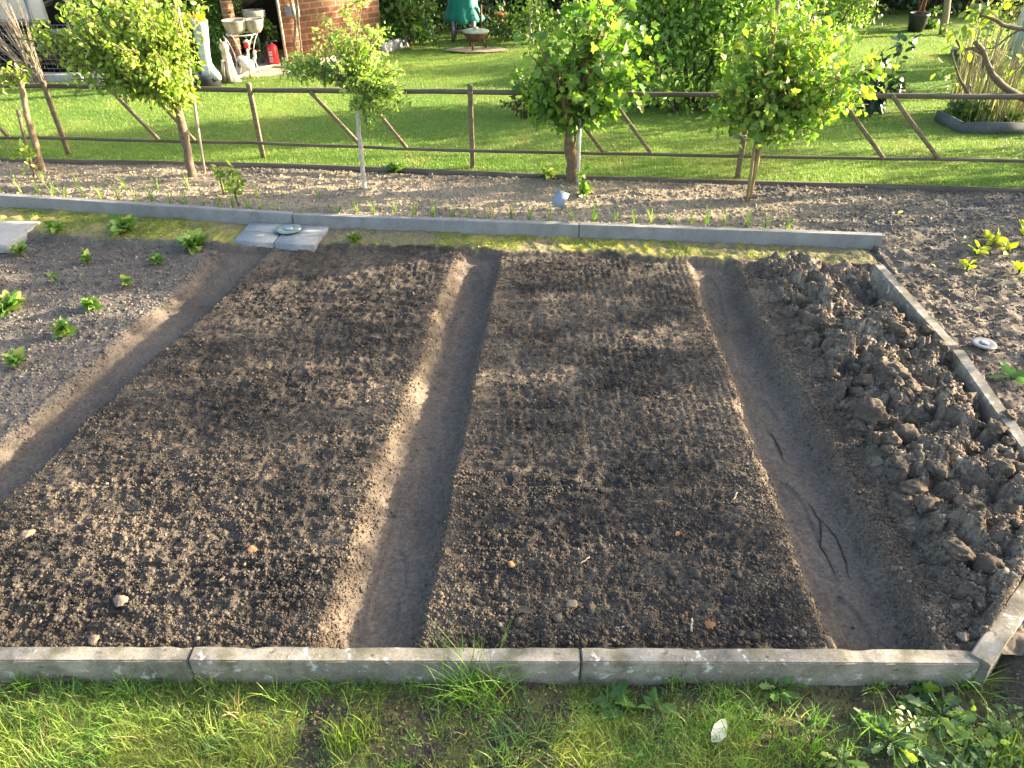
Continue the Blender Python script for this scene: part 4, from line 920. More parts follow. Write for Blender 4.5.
# dry twigs
g = GL(40, 82); root = empty('dry_shrub', g, 'fan of dry leafless twigs in front of the wire basket', 'shrub'); mb = MB()
for i in range(55):
    e = Vector((random.uniform(-.62, .12), random.uniform(-.15, .2), random.uniform(.45, 1.0))); mb.tube(bez((random.uniform(-.07, .07), random.uniform(-.05, .05), -.02), e, (random.uniform(-.02, .05), 0, .08), 4), [.005, .004, .0035, .003, .002], 4, (.36, .30, .22), False)
mb.build('twigs', BARK, root)
# evergreen behind the yellow green bush
g = GL(150, 72); shrub('evergreen_bush', 'dense green evergreen between the outbuilding and the brick shed', 'bush', g + Vector((0, .4, 0)), [(g + Vector((.35, .55, .5)), (.55, .4, .62)), (g + Vector((-.35, .6, .45)), (.6, .45, .6)), (g + Vector((.55, .5, 1.0)), (.4, .4, .5)), (GL(222, 70) + Vector((0, .35, .45)), (.26, .3, .5)), (GL(212, 72) + Vector((0, .3, .9)), (.4, .3, .35))], 9000, .05, 'oval', [(.10, .19, .03), (.15, .25, .04), (.07, .14, .03)], stems=8)
# boot vase on black planter
g = GL(209, 88); r = .135; mb = MB(); mb.loft([(0, 0, -.01, r * .93, r * .93), (0, 0, .11, r, r), (0, 0, .135, r * 1.03, r * 1.03), (0, 0, .135, r * .9, r * .9), (0, 0, .11, r * .85, r * .85)], 24)
o = tag(mb.build('planter_tub', BLACKP, None, True), 'black round tub under the white boot', 'planter'); o.location = g
root = empty('boot_vase', g + Vector((.02, 0, .111)), 'tall white boot shaped vase with yellow blooms on a black tub', 'vase'); mb = MB()
mb.loft([(.045, 0, 0, .115, .055), (.045, 0, .03, .118, .058), (.03, 0, .065, .10, .056), (.008, 0, .10, .072, .053), (-.005, 0, .14, .056, .05), (-.008, 0, .22, .052, .048), (-.012, 0, .30, .060, .056), (-.018, 0, .40, .070, .064), (-.022, 0, .50, .078, .070), (-.022, 0, .53, .082, .074), (-.022, 0, .53, .068, .06), (-.02, 0, .44, .05, .045)], 20)
mb.build('boot', WHITE, root, True); root.rotation_euler = (0, R(7), R(-25)); mb = MB(); n = 60
add_leaves(mb, np.stack([rng.normal(-.022, .04, n), rng.normal(0, .04, n), rng.uniform(.53, .58, n)], -1), rng.normal(size=(n, 3)) + np.array([0, 0, .8]), rng.normal(size=(n, 3)) + np.array([0, 0, 1.]), rng.uniform(.03, .05, n), pal(n, [(.62, .48, .03), (.55, .42, .04)]), 'oval'); mb.build('blooms', LEAF, root)
mb = MB(); n = 26; add_leaves(mb, np.stack([rng.normal(0, .05, n), rng.normal(0, .05, n), rng.uniform(.58, .72, n)], -1), rng.normal(size=(n, 3)) + np.array([0, 0, .3]), rng.normal(size=(n, 3)) + np.array([0, 0, 1.]), rng.uniform(.05, .08, n), pal(n, YEL), 'oval'); mb.build('leaves', LEAF, root)
# animal statue
g = GL(233, 83); root = empty('animal_statue', g, 'weathered whitish sitting animal statue beside the white boot', 'statue', rz=R(-20), sc=.84); mb = MB()
mb.loft([(.02, 0, 0, .10, .08), (.02, 0, .03, .10, .08), (.01, 0, .035, .065, .06), (0, 0, .09, .075, .068), (-.01, 0, .17, .068, .06), (-.015, 0, .26, .058, .052), (-.02, 0, .33, .055, .05), (-.02, -.005, .36, .042, .042), (-.015, -.015, .40, .058, .056), (-.01, -.02, .44, .055, .052), (-.012, -.012, .475, .03, .03)], 18); mb.build('body', STONEW, root, True)
for s in (-1, 1): mb = MB(); mb.loft([(-.012 + .032 * s, -.01, .455, .017, .012), (-.012 + .04 * s, -.01, .51, .004, .004)], 8); mb.build('ear', STONEW, root, True)
for s in (-1, 1): mb = MB(); mb.tube([(.035 * s, -.055, .28), (.04 * s, -.08, .15), (.04 * s, -.085, .035)], [.025, .022, .026], 8); mb.build('foreleg', STONEW, root, True)
# basins on a wire stand
Yb = GL(250, 78).y; g = GL(249, 78); root = empty('washstand', g, 'curly white wire washstand carrying two pale basins', 'washstand'); zt = PY(240, 34, Yb).z - ZL
for sx in (-1, 1):
    for sy in (-1, 1):
        mb = MB(); mb.tube(bez((.13 * sx, .08 * sy, 0), (.15 * sx, .1 * sy, zt), (-.14 * sx, 0, 0), 8), .006, 6); mb.build('leg', WHITE, root, True)
mb = MB(); mb.tube([(.15 * math.cos(t), .11 * math.sin(t), zt) for t in np.linspace(0, 6.283, 17)], .006, 6); mb.build('ring', WHITE, root, True)
for (dx, lb, rr) in ((-.04, 'left larger pale basin on the wire washstand', .125), (.14, 'right smaller pale basin on the wire washstand', .10)):
    mb = MB(); dy = 0 if dx < 0 else .06; mb.loft([(0, 0, 0, rr * .55, rr * .5), (0, 0, .05, rr * .86, rr * .8), (0, 0, .12, rr, rr * .95), (0, 0, .13, rr * 1.08, rr * 1.02), (0, 0, .125, rr * .95, rr * .9), (0, 0, .05, rr * .6, rr * .55)], 22)
    o = tag(mb.build('basin', STONEW, None, True), lb, 'basin'); o.location = g + Vector((dx, dy, zt + .006))
# bird figures and lantern
for (px, py, s, lb) in ((245, 72, .8, 'small white bird figure nearer the animal statue'), (251, 80, 1.0, 'white bird figure on thin legs left of the extinguisher')):
    g = GL(px, py); root = empty('bird_figure', g, lb, 'bird figure', 'white bird figures by the washstand', rz=random.uniform(-1, 1), sc=s); mb = MB()
    bm = bmesh.new(); bmesh.ops.create_uvsphere(bm, u_segments=16, v_segments=10, radius=1)
    for v in bm.verts: v.co = Vector((v.co.x * .085 * (1 - .25 * (v.co.x > 0) * v.co.x), v.co.y * .055, .15 + v.co.z * .06 + max(0, -v.co.x) * .02))
    me = bpy.data.meshes.new('body'); bm.to_mesh(me); bm.free(); [setattr(f, 'use_smooth', True) for f in me.polygons]; link('body', me, WHITE, root)
    mb.tube([(.055, 0, .17), (.085, 0, .23), (.085, 0, .27), (.10, 0, .285)], [.024, .016, .018, .02], 8); mb.build('neck', WHITE, root, True)
    mb = MB(); mb.tube([(.115, 0, .285), (.15, 0, .278)], [.009, .002], 6); mb.build('beak', ORG, root)
    for sy in (-1, 1): mb = MB(); mb.tube([(0, .022 * sy, .1), (.005, .022 * sy, -.004)], .006, 6); mb.build('leg', ORG, root)
g = PY(247, 45, Yb - .05); root = empty('lantern', g, 'small red and white lantern hanging under the basins', 'lantern'); mb = MB(); mb.loft([(0, 0, -.03, .03, .03), (0, 0, .03, .03, .03)], 14); mb.build('body', REDP, root, True)
mb = MB(); mb.loft([(0, 0, .0302, .034, .034), (0, 0, .05, .015, .015)], 14); mb.build('cap', WHITE, root, True); mb = MB(); mb.tube([(0, 0, .05), (0, .05, zt + ZL - g.z)], .003, 5); mb.build('hook', GREYM, root)
# brick shed
ca = GL(305, 64); cb = GL(383, 50); cl_ = GL(234, 70)
root = empty('brick_shed', ca, 'small orange brick shed with a dark open doorway', 'shed'); HS = 2.0
def wall(a, b, th, z0, z1, name, mat, off=0):
    d = b - a; L = d.length; mb = MB(); mb.box((L / 2, th / 2 + off, (z0 + z1) / 2), (L, th, z1 - z0)); o = mb.build(name, mat, root); o.location = a - ca; o.rotation_euler.z = math.atan2(d.y, d.x); return o
wall(ca, cb, .12, 0, HS, 'side_wall', BRICK)
def onf(px): t = (px - 232) / (305 - 232); return cl_.lerp(ca, t)
wall(onf(287), ca - (ca - cl_).normalized() * .003, .12, 0, HS, 'door_pier', BRICK); wall(cl_, onf(243), .12, 0, HS, 'left_pier', BRICK)
wall(onf(243), onf(287), .12, 1.25, HS, 'lintel', BRICK)
d = (ca - cl_).normalized(); nrm = Vector((-d.y, d.x, 0))
mb = MB(); a, b = cl_ + nrm * .9 - ca, ca + nrm * .9 - ca; mb.add([tuple(a), tuple(b), tuple(b + Vector((0, 0, HS))), tuple(a + Vector((0, 0, HS)))], [[(0, 1, 2, 3)]]); mb.build('inner_wall', DARK, root)
mb = MB(); q = [onf(286.5) - ca - nrm * .015, onf(288) - ca - nrm * .015]; mb.tube([q[0], q[0] + Vector((0, 0, 1.25))], .016, 6); mb.build('door_frame', STONEW, root)
top = [cl_ - d * .15 - nrm * .12, ca - nrm * .12 + d * .1, cb + d * .12, cl_ + nrm * 1.6]; mb = MB()
mb.add([tuple(p - ca + Vector((0, 0, HS + .01))) for p in top] + [tuple(p - ca + Vector((0, 0, HS + .09))) for p in top], [[(3, 2, 1, 0), (4, 5, 6, 7)], [(i, (i + 1) % 4, 4 + (i + 1) % 4, 4 + i) for i in range(4)]]); mb.build('roof', GREYM, root)
mb = MB(); mb.box((0, 0, .55), (.3, .025, .1)); o = mb.build('stone_plaque', SLAB, root); o.location = onf(300) - ca - nrm * .016 + Vector((0, 0, .0)); o.rotation_euler.z = math.atan2(d.y, d.x); o.scale = (.5, 1, 1)
# trough over the door, vine, extinguisher
g = onf(262) + nrm * .06; zt2 = PY(258, 19, g.y).z; root2 = empty('stone_trough', (g.x, g.y, ZL), 'weathered pale trough on a post in the shed doorway', 'trough'); mb = MB()
mb.loft([(0, 0, zt2 - ZL, .09, .07), (0, 0, zt2 - ZL + .03, .12, .09), (0, 0, zt2 - ZL + .09, .13, .095), (0, 0, zt2 - ZL + .09, .11, .08), (0, 0, zt2 - ZL + .05, .1, .07)], 8); mb.build('bowl', STONEW, root2)
mb = MB(); mb.tube([(0, 0, -.01), (0, 0, zt2 - ZL + .001)], .012, 8); mb.build('post', GREYM, root2)
g = GL(275, 67.5); root2 = empty('fire_extinguisher', g, 'red fire extinguisher standing in front of the brick shed doorway', 'fire extinguisher'); hE = (PY(270, 43, g.y).z - ZL); rE = .058; mb = MB()
mb.loft([(0, 0, 0, rE * .93, rE * .93), (0, 0, .012, rE, rE), (0, 0, hE * .82, rE, rE), (0, 0, hE * .92, rE * .75, rE * .75), (0, 0, hE * .97, rE * .3, rE * .3)], 20); mb.build('cylinder', REDP, root2, True)
mb = MB(); mb.loft([(0, 0, hE * .9701, .018, .018), (0, 0, hE * 1.06, .018, .018)], 10); mb.box((.02, 0, hE * 1.08), (.09, .018, .014)); mb.build('valve', BLACKP, root2)
mb = MB(); mb.tube(bez((-.02, 0, hE * 1.02), (-rE - .012, -.01, hE * .35), (-.09, 0, .05), 6), .007, 6); mb.build('hose', BLACKP, root2, True)
mb = MB()
for k, zf in enumerate((.66, .56, .44, .36, .28)):
    a0 = R(-100); pts = []
    for t in np.linspace(-.38, .38, 5): pts.append((rE * 1.012 * math.cos(a0 + t), rE * 1.012 * math.sin(a0 + t)))
    hh = .009 if k < 2 else .005; v = [(x, y, hE * zf + s * hh) for x, y in pts for s in (-1, 1)]; mb.add(v, [[(2 * i, 2 * i + 2, 2 * i + 3, 2 * i + 1) for i in range(4)]])
mb.build('instruction_print', WHITE, root2)
g = GL(262, 70) + Vector((0, .22, 0)); shrub('potted_grass', 'light green leafy plant behind the fire extinguisher', 'plant', g, [(g + Vector((0, 0, .34)), (.18, .12, .2))], 320, .05, 'oval', MID, stems=4, stemr=.006)
g = GL(301, 66); root2 = empty('climbing_vine', g - nrm * .05, 'bare woody vine climbing the door pier of the brick shed', 'vine'); mb = MB()
for k in range(3): mb.tube([(-.02 + .03 * k + random.uniform(-.03, .03), 0, z) for z in np.linspace(-.01, 1.9, 9)], .014 - .003 * k, 6, (.2, .16, .11))
mb.build('stems', BARK, root2, True); mb = MB(); n = 420; z = rng.uniform(.72, 1.6, n); add_leaves(mb, np.stack([rng.normal(-.3, .35, n), rng.uniform(-.16, -.02, n), z], -1), rng.normal(size=(n, 3)), rng.normal(size=(n, 3)) + np.array([0, -1, .6]), rng.uniform(.03, .06, n), pal(n, MID + [(.2, .16, .06)]), 'oval'); mb.build('foliage', LEAF, root2)
# patio, hose
PATIO = mat_plain('patio_paving', (.30, .26, .20), (.22, .19, .15), 9, .85, .2)
q = [GL(225, 84), GL(250, 78), GL(372, 74), GL(383, 52), GL(300, 55), GL(225, 64)]; mb = MB(); mb.add([(p.x, p.y, ZL + .035) for p in q] + [(p.x, p.y, ZL - .05) for p in q], [[(0, 1, 2, 3, 4, 5)], [(i + 6, (i + 1) % 6 + 6, (i + 1) % 6, i) for i in range(6)]])
kind(mb.build('patio', PATIO), 'structure')
HOSE = mat_plain('cream_hose', (.62, .52, .32), (.52, .43, .26), 9, .5, .4, bump=.02)
q = [GL(px, py) + Vector((0, 0, .05)) for px, py in ((225, 84), (240, 82), (250, 77), (262, 73), (275, 70.5), (290, 71), (310, 73), (335, 73.5), (370, 73))]; mb = MB(); mb.tube(q, .016, 8); tag(mb.build('garden_hose', HOSE, None, True), 'cream garden hose lying along the patio edge', 'hose')
# planter wall and bush beside the shed
a, b = GL(384, 54), GL(414, 44); root = empty('planter_wall', a, 'low grey board planter wall beside the brick shed', 'planter wall'); d2 = b - a; hP = PY(414, 34, b.y).z - ZL; n_ = 6
for k in range(n_): mb = MB(); mb.box((d2.length * (k + .5) / n_, .02, hP / 2 - .01), (d2.length / n_ - .006, .04, hP + .02)); o = mb.build('board', SLAB, root); o.rotation_euler.z = math.atan2(d2.y, d2.x)
g = a + Vector((.1, .5, 0)); shrub('leafy_bush', 'glossy green bush behind the low planter wall', 'bush', g, [(g + Vector((.1, .1, .55)), (.42, .35, .5)), (g + Vector((.25, -.1, .3)), (.3, .3, .25))], 2600, .07, 'oval', MID + [(.13, .2, .04)], stems=5)
# covered barbecue
g = GL(452, 42); root = empty('covered_barbecue', g, 'barbecue on grey legs under a turquoise green cover', 'barbecue'); zc = PY(460, 20, g.y).z - ZL
for dx, dy in ((.02, 0), (.28, 0), (.02, .28), (.28, .28)): mb = MB(); mb.box((dx, dy, zc / 2), (.045, .045, zc + .02)); mb.build('leg', GREYM, root)
mb = MB(); mb.box((.15, .0, .13), (.26, .035, .035)); mb.build('crossbar', GREYM, root)
mb = MB(); nn = 28; rings = []
for z, r in ((zc - .03, .215), (zc + .0, .225), (zc + .06, .20), (zc + .14, .165), (zc + .3, .15), (zc + .5, .13), (zc + .55, .08)): rings.append((z, r))
v = [(.15 + r * 1.1 * math.cos(t) * (1 + .10 * math.sin(t * 8 + z * 6) + .03 * math.sin(t * 17 + z * 31)), .14 + r * .9 * math.sin(t) * (1 + .10 * math.sin(t * 8 + z * 6) + .03 * math.sin(t * 17 + z * 31)), z + (.02 * math.sin(t * 5) if i == 0 else 0)) for i, (z, r) in enumerate(rings) for t in np.linspace(0, 6.283, nn, False)]
mb.add(v, [[(i * nn + j, i * nn + (j + 1) % nn, (i + 1) * nn + (j + 1) % nn, (i + 1) * nn + j) for i in range(len(rings) - 1) for j in range(nn)], [tuple((len(rings) - 1) * nn + j for j in range(nn))]]); mb.build('cover', GREENC, root, True)
# dark frame beside it
g = GL(474, 41); root = empty('iron_stand', g, 'rusty iron stand beside the covered barbecue', 'stand')
for dx in (0, .09): mb = MB(); mb.tube([(dx, .0, -.01), (dx * 1.1, .03, .42)], .014, 6); mb.build('leg', RUST, root, True)
mb = MB(); mb.tube([(0, .02, .3), (.1, .02, .3)], .012, 6); mb.build('crossbar', RUST, root, True)
# gravel patch and fire bowl
g = GL(478, 52); mb = MB(); t = np.linspace(0, 6.283, 30, False); mb.add([(g.x + .40 * math.cos(a) * random.uniform(.88, 1.1) - .02, g.y + .12 + .17 * math.sin(a) * random.uniform(.88, 1.1), lawn_z(np.array([g.x]), np.array([g.y]))[0] + .02) for a in t], [[tuple(range(30))]], (.30, .25, .17)); kind(mb.build('gravel_patch', SOIL), 'structure')
g = GL(476, 50) + Vector((0, .08, .02)); root = empty('fire_bowl', g, 'round rusty fire bowl with pale lid on short legs', 'fire bowl'); r = .155; z0 = .075; mb = MB()
mb.loft([(0, 0, z0, r * .35, r * .35), (0, 0, z0 + .03, r * .75, r * .75), (0, 0, z0 + .075, r * .97, r * .97), (0, 0, z0 + .1, r, r)], 24); mb.build('bowl', RUST, root, True)
LIDM = mat_plain('pale_lid', (.36, .42, .30), (.26, .31, .22), 14, .7, .3); mb = MB(); mb.loft([(0, 0, z0 + .1005, r * 1.08, r * 1.08), (0, 0, z0 + .115, r * 1.06, r * 1.06), (0, 0, z0 + .125, r * .6, r * .6), (0, 0, z0 + .128, r * .1, r * .1)], 24); mb.build('lid', LIDM, root, True)
mb = MB(); mb.loft([(0, 0, z0 + .128, .03, .03), (0, 0, z0 + .15, .03, .03)], 10); mb.build('lid_handle', LIDM, root, True)
for k in range(3): a = R(250 + 120 * k); mb = MB(); mb.tube([(r * .5 * math.cos(a), r * .5 * math.sin(a), z0 + .03), (r * .8 * math.cos(a), r * .8 * math.sin(a), -.01)], .012, 6); mb.build('leg', RUST, root, True)
# flower pot on stand
g = GL(500, 36); root = empty('plant_stand', g, 'thin metal plant stand in front of the back hedge', 'plant stand'); zp = PY(500, 22, g.y).z - ZL; mb = MB()
for a in range(3): mb.tube([(.05 * math.cos(a * 2.1), .05 * math.sin(a * 2.1), -.01), (.05 * math.cos(a * 2.1), .05 * math.sin(a * 2.1), zp)], .006, 5)
mb.tube([(.06 * math.cos(t), .06 * math.sin(t), zp) for t in np.linspace(0, 6.283, 13)], .007, 5); mb.build('frame', GREYM, root)
root = empty('flower_pot', g + Vector((0, 0, zp + .007)), 'terracotta flower pot on a thin metal stand', 'flower pot'); mb = MB(); mb.loft([(0, 0, 0, .055, .055), (0, 0, .08, .075, .075), (0, 0, .08, .085, .085), (0, 0, .105, .085, .085), (0, 0, .10, .07, .07)], 18); mb.build('pot', TERRA, root, True)
mb = MB(); n = 50; add_leaves(mb, np.stack([rng.normal(0, .05, n), rng.normal(0, .05, n), rng.uniform(.1, .2, n)], -1), rng.normal(size=(n, 3)), rng.normal(size=(n, 3)) + np.array([0, 0, 1.]), rng.uniform(.03, .06, n), pal(n, MID), 'oval'); mb.build('plant', LEAF, root)
# shrubs and trees at the back
def bush(px, py, dy, ell, n, ls, label, palette, mat=LEAF, name='bush', shape='oval', **kw):
    g = GL(px, py) + Vector((0, dy, 0)); return shrub(name, label, 'bush', g, [(g + Vector(c), r) for c, r in ell], n, ls, shape, palette, mat, **kw)
g = GL(430, 40); 
bush(430, 40, .5, [((0, .1, .5), (.5, .3, .6)), ((.5, .2, .5), (.5, .3, .6))], 2600, .055, 'dark leafy shrub behind the covered barbecue', DRK + MID[:1], DARKLEAF, stems=5)
bush(510, 42, .1, [((0, 0, .12), (.35, .2, .14))], 500, .07, 'low grey green plants at the foot of the plant stand', [(.08, .12, .05), (.06, .10, .035)], shape='diamond', stems=0)
bush(540, 48, .2, [((0, 0, .6), (.4, .35, .6)), ((-.2, .1, .9), (.4, .3, .4))], 1500, .06, 'light leafy shrub with a pale stem left of the currant', MID + [(.13, .2, .04)], stems=4, stemc=(.4, .38, .33), stemr=.016)
bush(690, 124, .45, [((-.45, .2, .75), (.5, .42, .72)), ((.15, .2, .85), (.6, .42, .8)), ((.7, .3, .7), (.5, .45, .7)), ((0, .1, 1.5), (.8, .5, .5)), ((-.2, -.1, .2), (.45, .3, .2)), ((.5, -.1, .22), (.45, .3, .22))], 19000, .052, 'big many stemmed green bush between the two currants', [(.17, .29, .06), (.21, .34, .07), (.12, .22, .045), (.27, .37, .08)], stems=20, stemr=.02, shell=.3, stemc=(.10, .08, .06))
bush(530, 122, .1, [((0, .05, .1), (.22, .15, .1))], 420, .04, 'low dark reddish shrub on the lawn left of the currant', [(.035, .06, .02), (.12, .05, .03), (.05, .09, .025)], stems=3, stemr=.006)
bush(825, 62, .3, [((-.1, .1, .55), (.6, .4, .65)), ((.35, .2, .7), (.35, .3, .6)), ((-.6, .2, .5), (.5, .4, .6))], 6500, .05, 'pale green airy bush behind the wide currant', [(.17, .26, .07), (.13, .21, .05), (.22, .31, .08)], stems=8, stemr=.014)
bush(872, 114, .0, [((.02, 0, .34), (.19, .16, .28)), ((0, 0, .10), (.18, .15, .11)), ((.13, 0, .55), (.08, .08, .10))], 240, .085, 'dark glossy young shrub on the lawn right of the wide currant', [(.018, .045, .03), (.03, .065, .04), (.03, .05, .045)], DARKLEAF, stems=3, stemr=.008, shell=.15)
bush(845, 40, .3, [((0, 0, .35), (.5, .3, .4))], 1100, .05, 'grey green shrub in front of the dark back hedge', [(.07, .10, .05), (.05, .08, .035)], stems=5)
# back hedge, built in a few dense bushes
gh = 'dark bushes of the back hedge'
for i, (x, lb) in enumerate(((-1.2, 'dark hedge bush right of the brick shed'), (.3, 'dark hedge bush above the fire bowl and flower pot'), (1.9, 'dark hedge bush behind the big many stemmed bush'), (3.5, 'dark hedge bush behind the pale airy bush'), (5.0, 'dark hedge bush left of the black pot'), (6.5, 'dark hedge bush behind the slim tree trunk'), (8.1, 'dark hedge bush at the far right corner'))):
    g = Vector((x, 12.75 if x > -1 else 12.2, ZL))
    shrub('hedge_bush', lb, 'hedge', g, [(g + Vector((0, -.15, .45)), (.95, .55, .5)), (g + Vector((0, 0, 1.2)), (.95, .6, .8))], 3800, .075, 'oval', DRK, DARKLEAF, gh, stems=10, stemr=.03)
mb = MB(); mb.box((3.3, 13.6, 1.0), (13, .06, 2.2)); tag(mb.build('hedge_backing', DARK), 'dark panel added behind the back hedge for its shaded depth', 'fence')  # near-black sheet added to give the hedge gaps a shaded depth
# black pot with sticks, slim trunk
g = GL(915, 31); root = empty('plant_pot', g, 'black pot with bare brown stems in front of the back hedge', 'plant pot'); r = .13; mb = MB(); mb.loft([(0, 0, -.01, r * .72, r * .72), (0, 0, .20, r, r), (0, 0, .23, r * 1.04, r * 1.04), (0, 0, .22, r * .88, r * .88), (0, 0, .18, r * .8, r * .8)], 20); mb.build('pot', BLACKP, root, True)
mb = MB(); [mb.tube(bez((random.uniform(-.04, .04), random.uniform(-.04, .04), .15), (random.uniform(-.16, .16), random.uniform(-.1, .1), random.uniform(.6, 1.1)), (0, 0, .1), 4), .008, 5, (.16, .085, .045)) for _ in range(7)]; mb.build('stems', BARK, root)
q = [GL(943, 34), PY(946, 15, GL(943, 34).y), PY(950, -20, GL(943, 34).y), PY(955, -80, GL(943, 34).y)]; q[0].z -= .05
g0 = q[0].copy(); root = empty('slim_tree', g0, 'slim bare tree trunk standing before the dark hedge', 'tree'); mb = MB(); mb.tube([p - g0 for p in q], [.05, .045, .04, .03], 9, (.24, .2, .14)); mb.build('trunk', BARK, root, True)
mb = MB(); n = 900; c = q[-1] - g0 + Vector((0, 0, .8)); P = rnd_in(n) * np.array([.9, .8, .8]) + np.array(tuple(c)); add_leaves(mb, P, rng.normal(size=(n, 3)), rng.normal(size=(n, 3)) + np.array([0, 0, .6]), rng.uniform(.05, .09, n), pal(n, MID), 'oval'); mb.build('crown', LEAF, root)
g = GL(932, 27); bush(932, 28, .0, [((0, 0, .12), (.16, .12, .13))], 140, .07, 'small light leafed plant between the black pot and the slim trunk', MID, stems=2, stemr=.005)
# raised beds of grey boards at the right
BOARD = mat_concrete('dark_board', (.13, .135, .14), (.08, .083, .087), 0, .15)
def boards(pts, h, label):
    q = [GL(*p) for p in pts]; root = empty('raised_bed_edging', q[0], label, 'raised bed edging', 'grey board edgings at the right')
    for a, b in zip(q[:-1], q[1:]):
        d = b - a; mb = MB(); mb.box((d.length / 2, .015, h / 2 - .02), (d.length, .03, h + .04)); o = mb.build('board', BOARD, root); o.location = a - q[0]; o.rotation_euler.z = math.atan2(d.y, d.x)
boards([(960, 133), (1045, 133), (1200, 130)], .085, 'near grey board edging around the reed bed'); boards([(934, 120), (959.5, 133)], .085, 'short slanting board at the corner of the reed bed'); boards([(950, 54), (990, 71)], .09, 'dark slanting board edging far right on the lawn')
g = GL(1000, 124); root = empty('reed_clump', g, 'dense clump of pale dry reed canes behind the fence', 'reeds'); mb = MB()
for i in range(85):
    x, y = random.uniform(-.28, .6), random.uniform(-.02, .5); L = random.uniform(.35, .85); mb.tube(bez((x, y, -.01), (x * 1.25 + random.uniform(-.08, .05), y + random.uniform(-.05, .05), L), (random.uniform(-.02, .02), 0, .03), 3), [.007, .006, .005, .003], 5, tuple(np.array((.42, .34, .21)) * random.uniform(.6, 1.1)), False)
mb.build('canes', BARK, root); mb = MB(); n = 200; blades(mb, rng.uniform(-.3, .5, n), rng.uniform(-.05, .5, n), np.zeros(n), rng.uniform(.3, .8, n), rng.uniform(.006, .01, n), rng.uniform(.1, .5, n), pal(n, [(.20, .24, .10), (.34, .30, .16)]), 3); mb.build('leaves', GRASS, root)
g = GL(962, 122); bush(966, 124, .05, [((.02, .05, .09), (.2, .14, .11)), ((.3, .0, .04), (.4, .06, .05))], 520, .05, 'low green herbs inside the board edging', MID + [(.13, .21, .03)], stems=0)
g = GL(985, 70); bush(985, 70, .3, [((.1, .1, .35), (.4, .3, .4)), ((.4, .0, .7), (.4, .3, .5))], 800, .045, 'airy pale shrub behind the reeds', [(.13, .18, .05), (.09, .13, .04), (.22, .2, .1)], stems=14, stemr=.008, stemc=(.3, .26, .19))
# greenhouse
Yg = 9.0; p = PY(1010, 40, Yg); root = empty('greenhouse', (p.x, Yg, ZL), 'pale green greenhouse wall at the right edge', 'greenhouse'); PANE = mat_plain('greenhouse_pane', (.42, .56, .50), (.36, .48, .43), 5, .25, .5, bump=.03)
for k in range(3): mb = MB(); mb.box((.04 + .5 * k + .25, 0, .62), (.46, .02, 1.2)); mb.build('pane', PANE, root)
for k in range(4): mb = MB(); mb.box((.04 + .5 * k, 0, .62), (.035, .04, 1.3)); mb.build('frame_bar', WHITE, root)
mb = MB(); mb.box((.8, .0, 1.26), (1.6, .05, .05)); mb.build('frame_bar', WHITE, root); mb = MB(); mb.box((.8, 0, .02), (1.6, .04, .03)); mb.build('frame_bar', WHITE, root)
for k in range(2):
    mb = MB(); mb.box((0, 0, 0), (1.6, .75, .012), M=None); o = mb.build('roof_pane', PANE, root); o.location = (.8, .32 + .62 * k, 1.42); o.rotation_euler.x = R(26 if k == 0 else -26)
# fruit branch reaching in at the right
Yr = 5.45; tr0 = PY(1075, 185, Yr); tr0.z = ZB - .05; root = empty('fruit_tree', tr0, 'gnarled fruit tree branch reaching in over the fence at the right edge', 'tree')
mb = MB(); mb.tube([tr0 - tr0, PY(1068, 150, Yr) - tr0, PY(1060, 112, Yr) - tr0], [.06, .052, .045], 10, (.24, .19, .13)); mb.build('trunk', BARK, root, True)
mb = MB(); bc = (.17, .14, .095)
def br(pts, r, Yp=Yr):
    q = [PY(a, b, Yp) - tr0 for a, b in pts]; k = len(q); fine = []; rr = []
    for i in range(k - 1):
        for j in range(4): fine.append(q[i].lerp(q[i + 1], j / 4)); rr.append(r[0] + (r[1] - r[0]) * (i + j / 4) / (k - 1))
    fine.append(q[-1]); rr.append(r[1]); s = [fine[0]] + [(fine[i - 1] + fine[i] * 2 + fine[i + 1]) / 4 for i in range(1, len(fine) - 1)] + [fine[-1]]
    mb.tube(s, [x * random.uniform(.9, 1.12) for x in rr], 8, bc)
br([(1060, 112), (1020, 97), (1005, 88), (992, 75), (986, 60), (983, 50), (975, 42)], (.027, .014)); br([(984, 54), (972, 48), (962, 50), (956, 40)], (.014, .007)); br([(1060, 112), (1030, 98), (1000, 95), (970, 96)], (.022, .012))
br([(970, 96), (964, 86), (960, 80), (955, 65), (951, 50)], (.012, .004)); br([(970, 95), (972, 75), (973, 52)], (.006, .003)); br([(1070, 40), (1024, 29), (1004, 26), (996, 20), (985, 16), (975, 14)], (.016, .008)); br([(1060, 112), (1072, 70), (1070, 40)], (.04, .018)); br([(1040, 20), (1010, 35), (995, 48), (975, 50)], (.008, .004)); br([(960, 80), (945, 85), (930, 88)], (.004, .002))
mb.build('branches', BARK, root, True); mb = MB()
cl = [((975, 17), 9, .09), ((968, 30), 6, .085), ((985, 22), 8, .08), ((955, 40), 9, .07), ((950, 32), 8, .06), ((948, 70), 8, .06), ((952, 82), 7, .055), ((1000, 8), 9, .07), ((985, 5), 8, .07), ((965, 46), 5, .06), ((1012, 60), 8, .05), ((930, 88), 2, .04)]
for (px, py), n, s in cl:
    c = np.array(tuple(PY(px, py, Yr) - tr0)); P = c + rng.normal(size=(n, 3)) * .035; add_leaves(mb, P, rng.normal(size=(n, 3)) + np.array([-.3, 0, -.1]), rng.normal(size=(n, 3)) * .6 + np.array([0, -.2, .8]), s * rng.uniform(.7, 1.1, n), pal(n, [(.24, .30, .05), (.14, .21, .05), (.36, .38, .04), (.28, .31, .14)]), 'oval')
mb.build('foliage', LEAF, root)

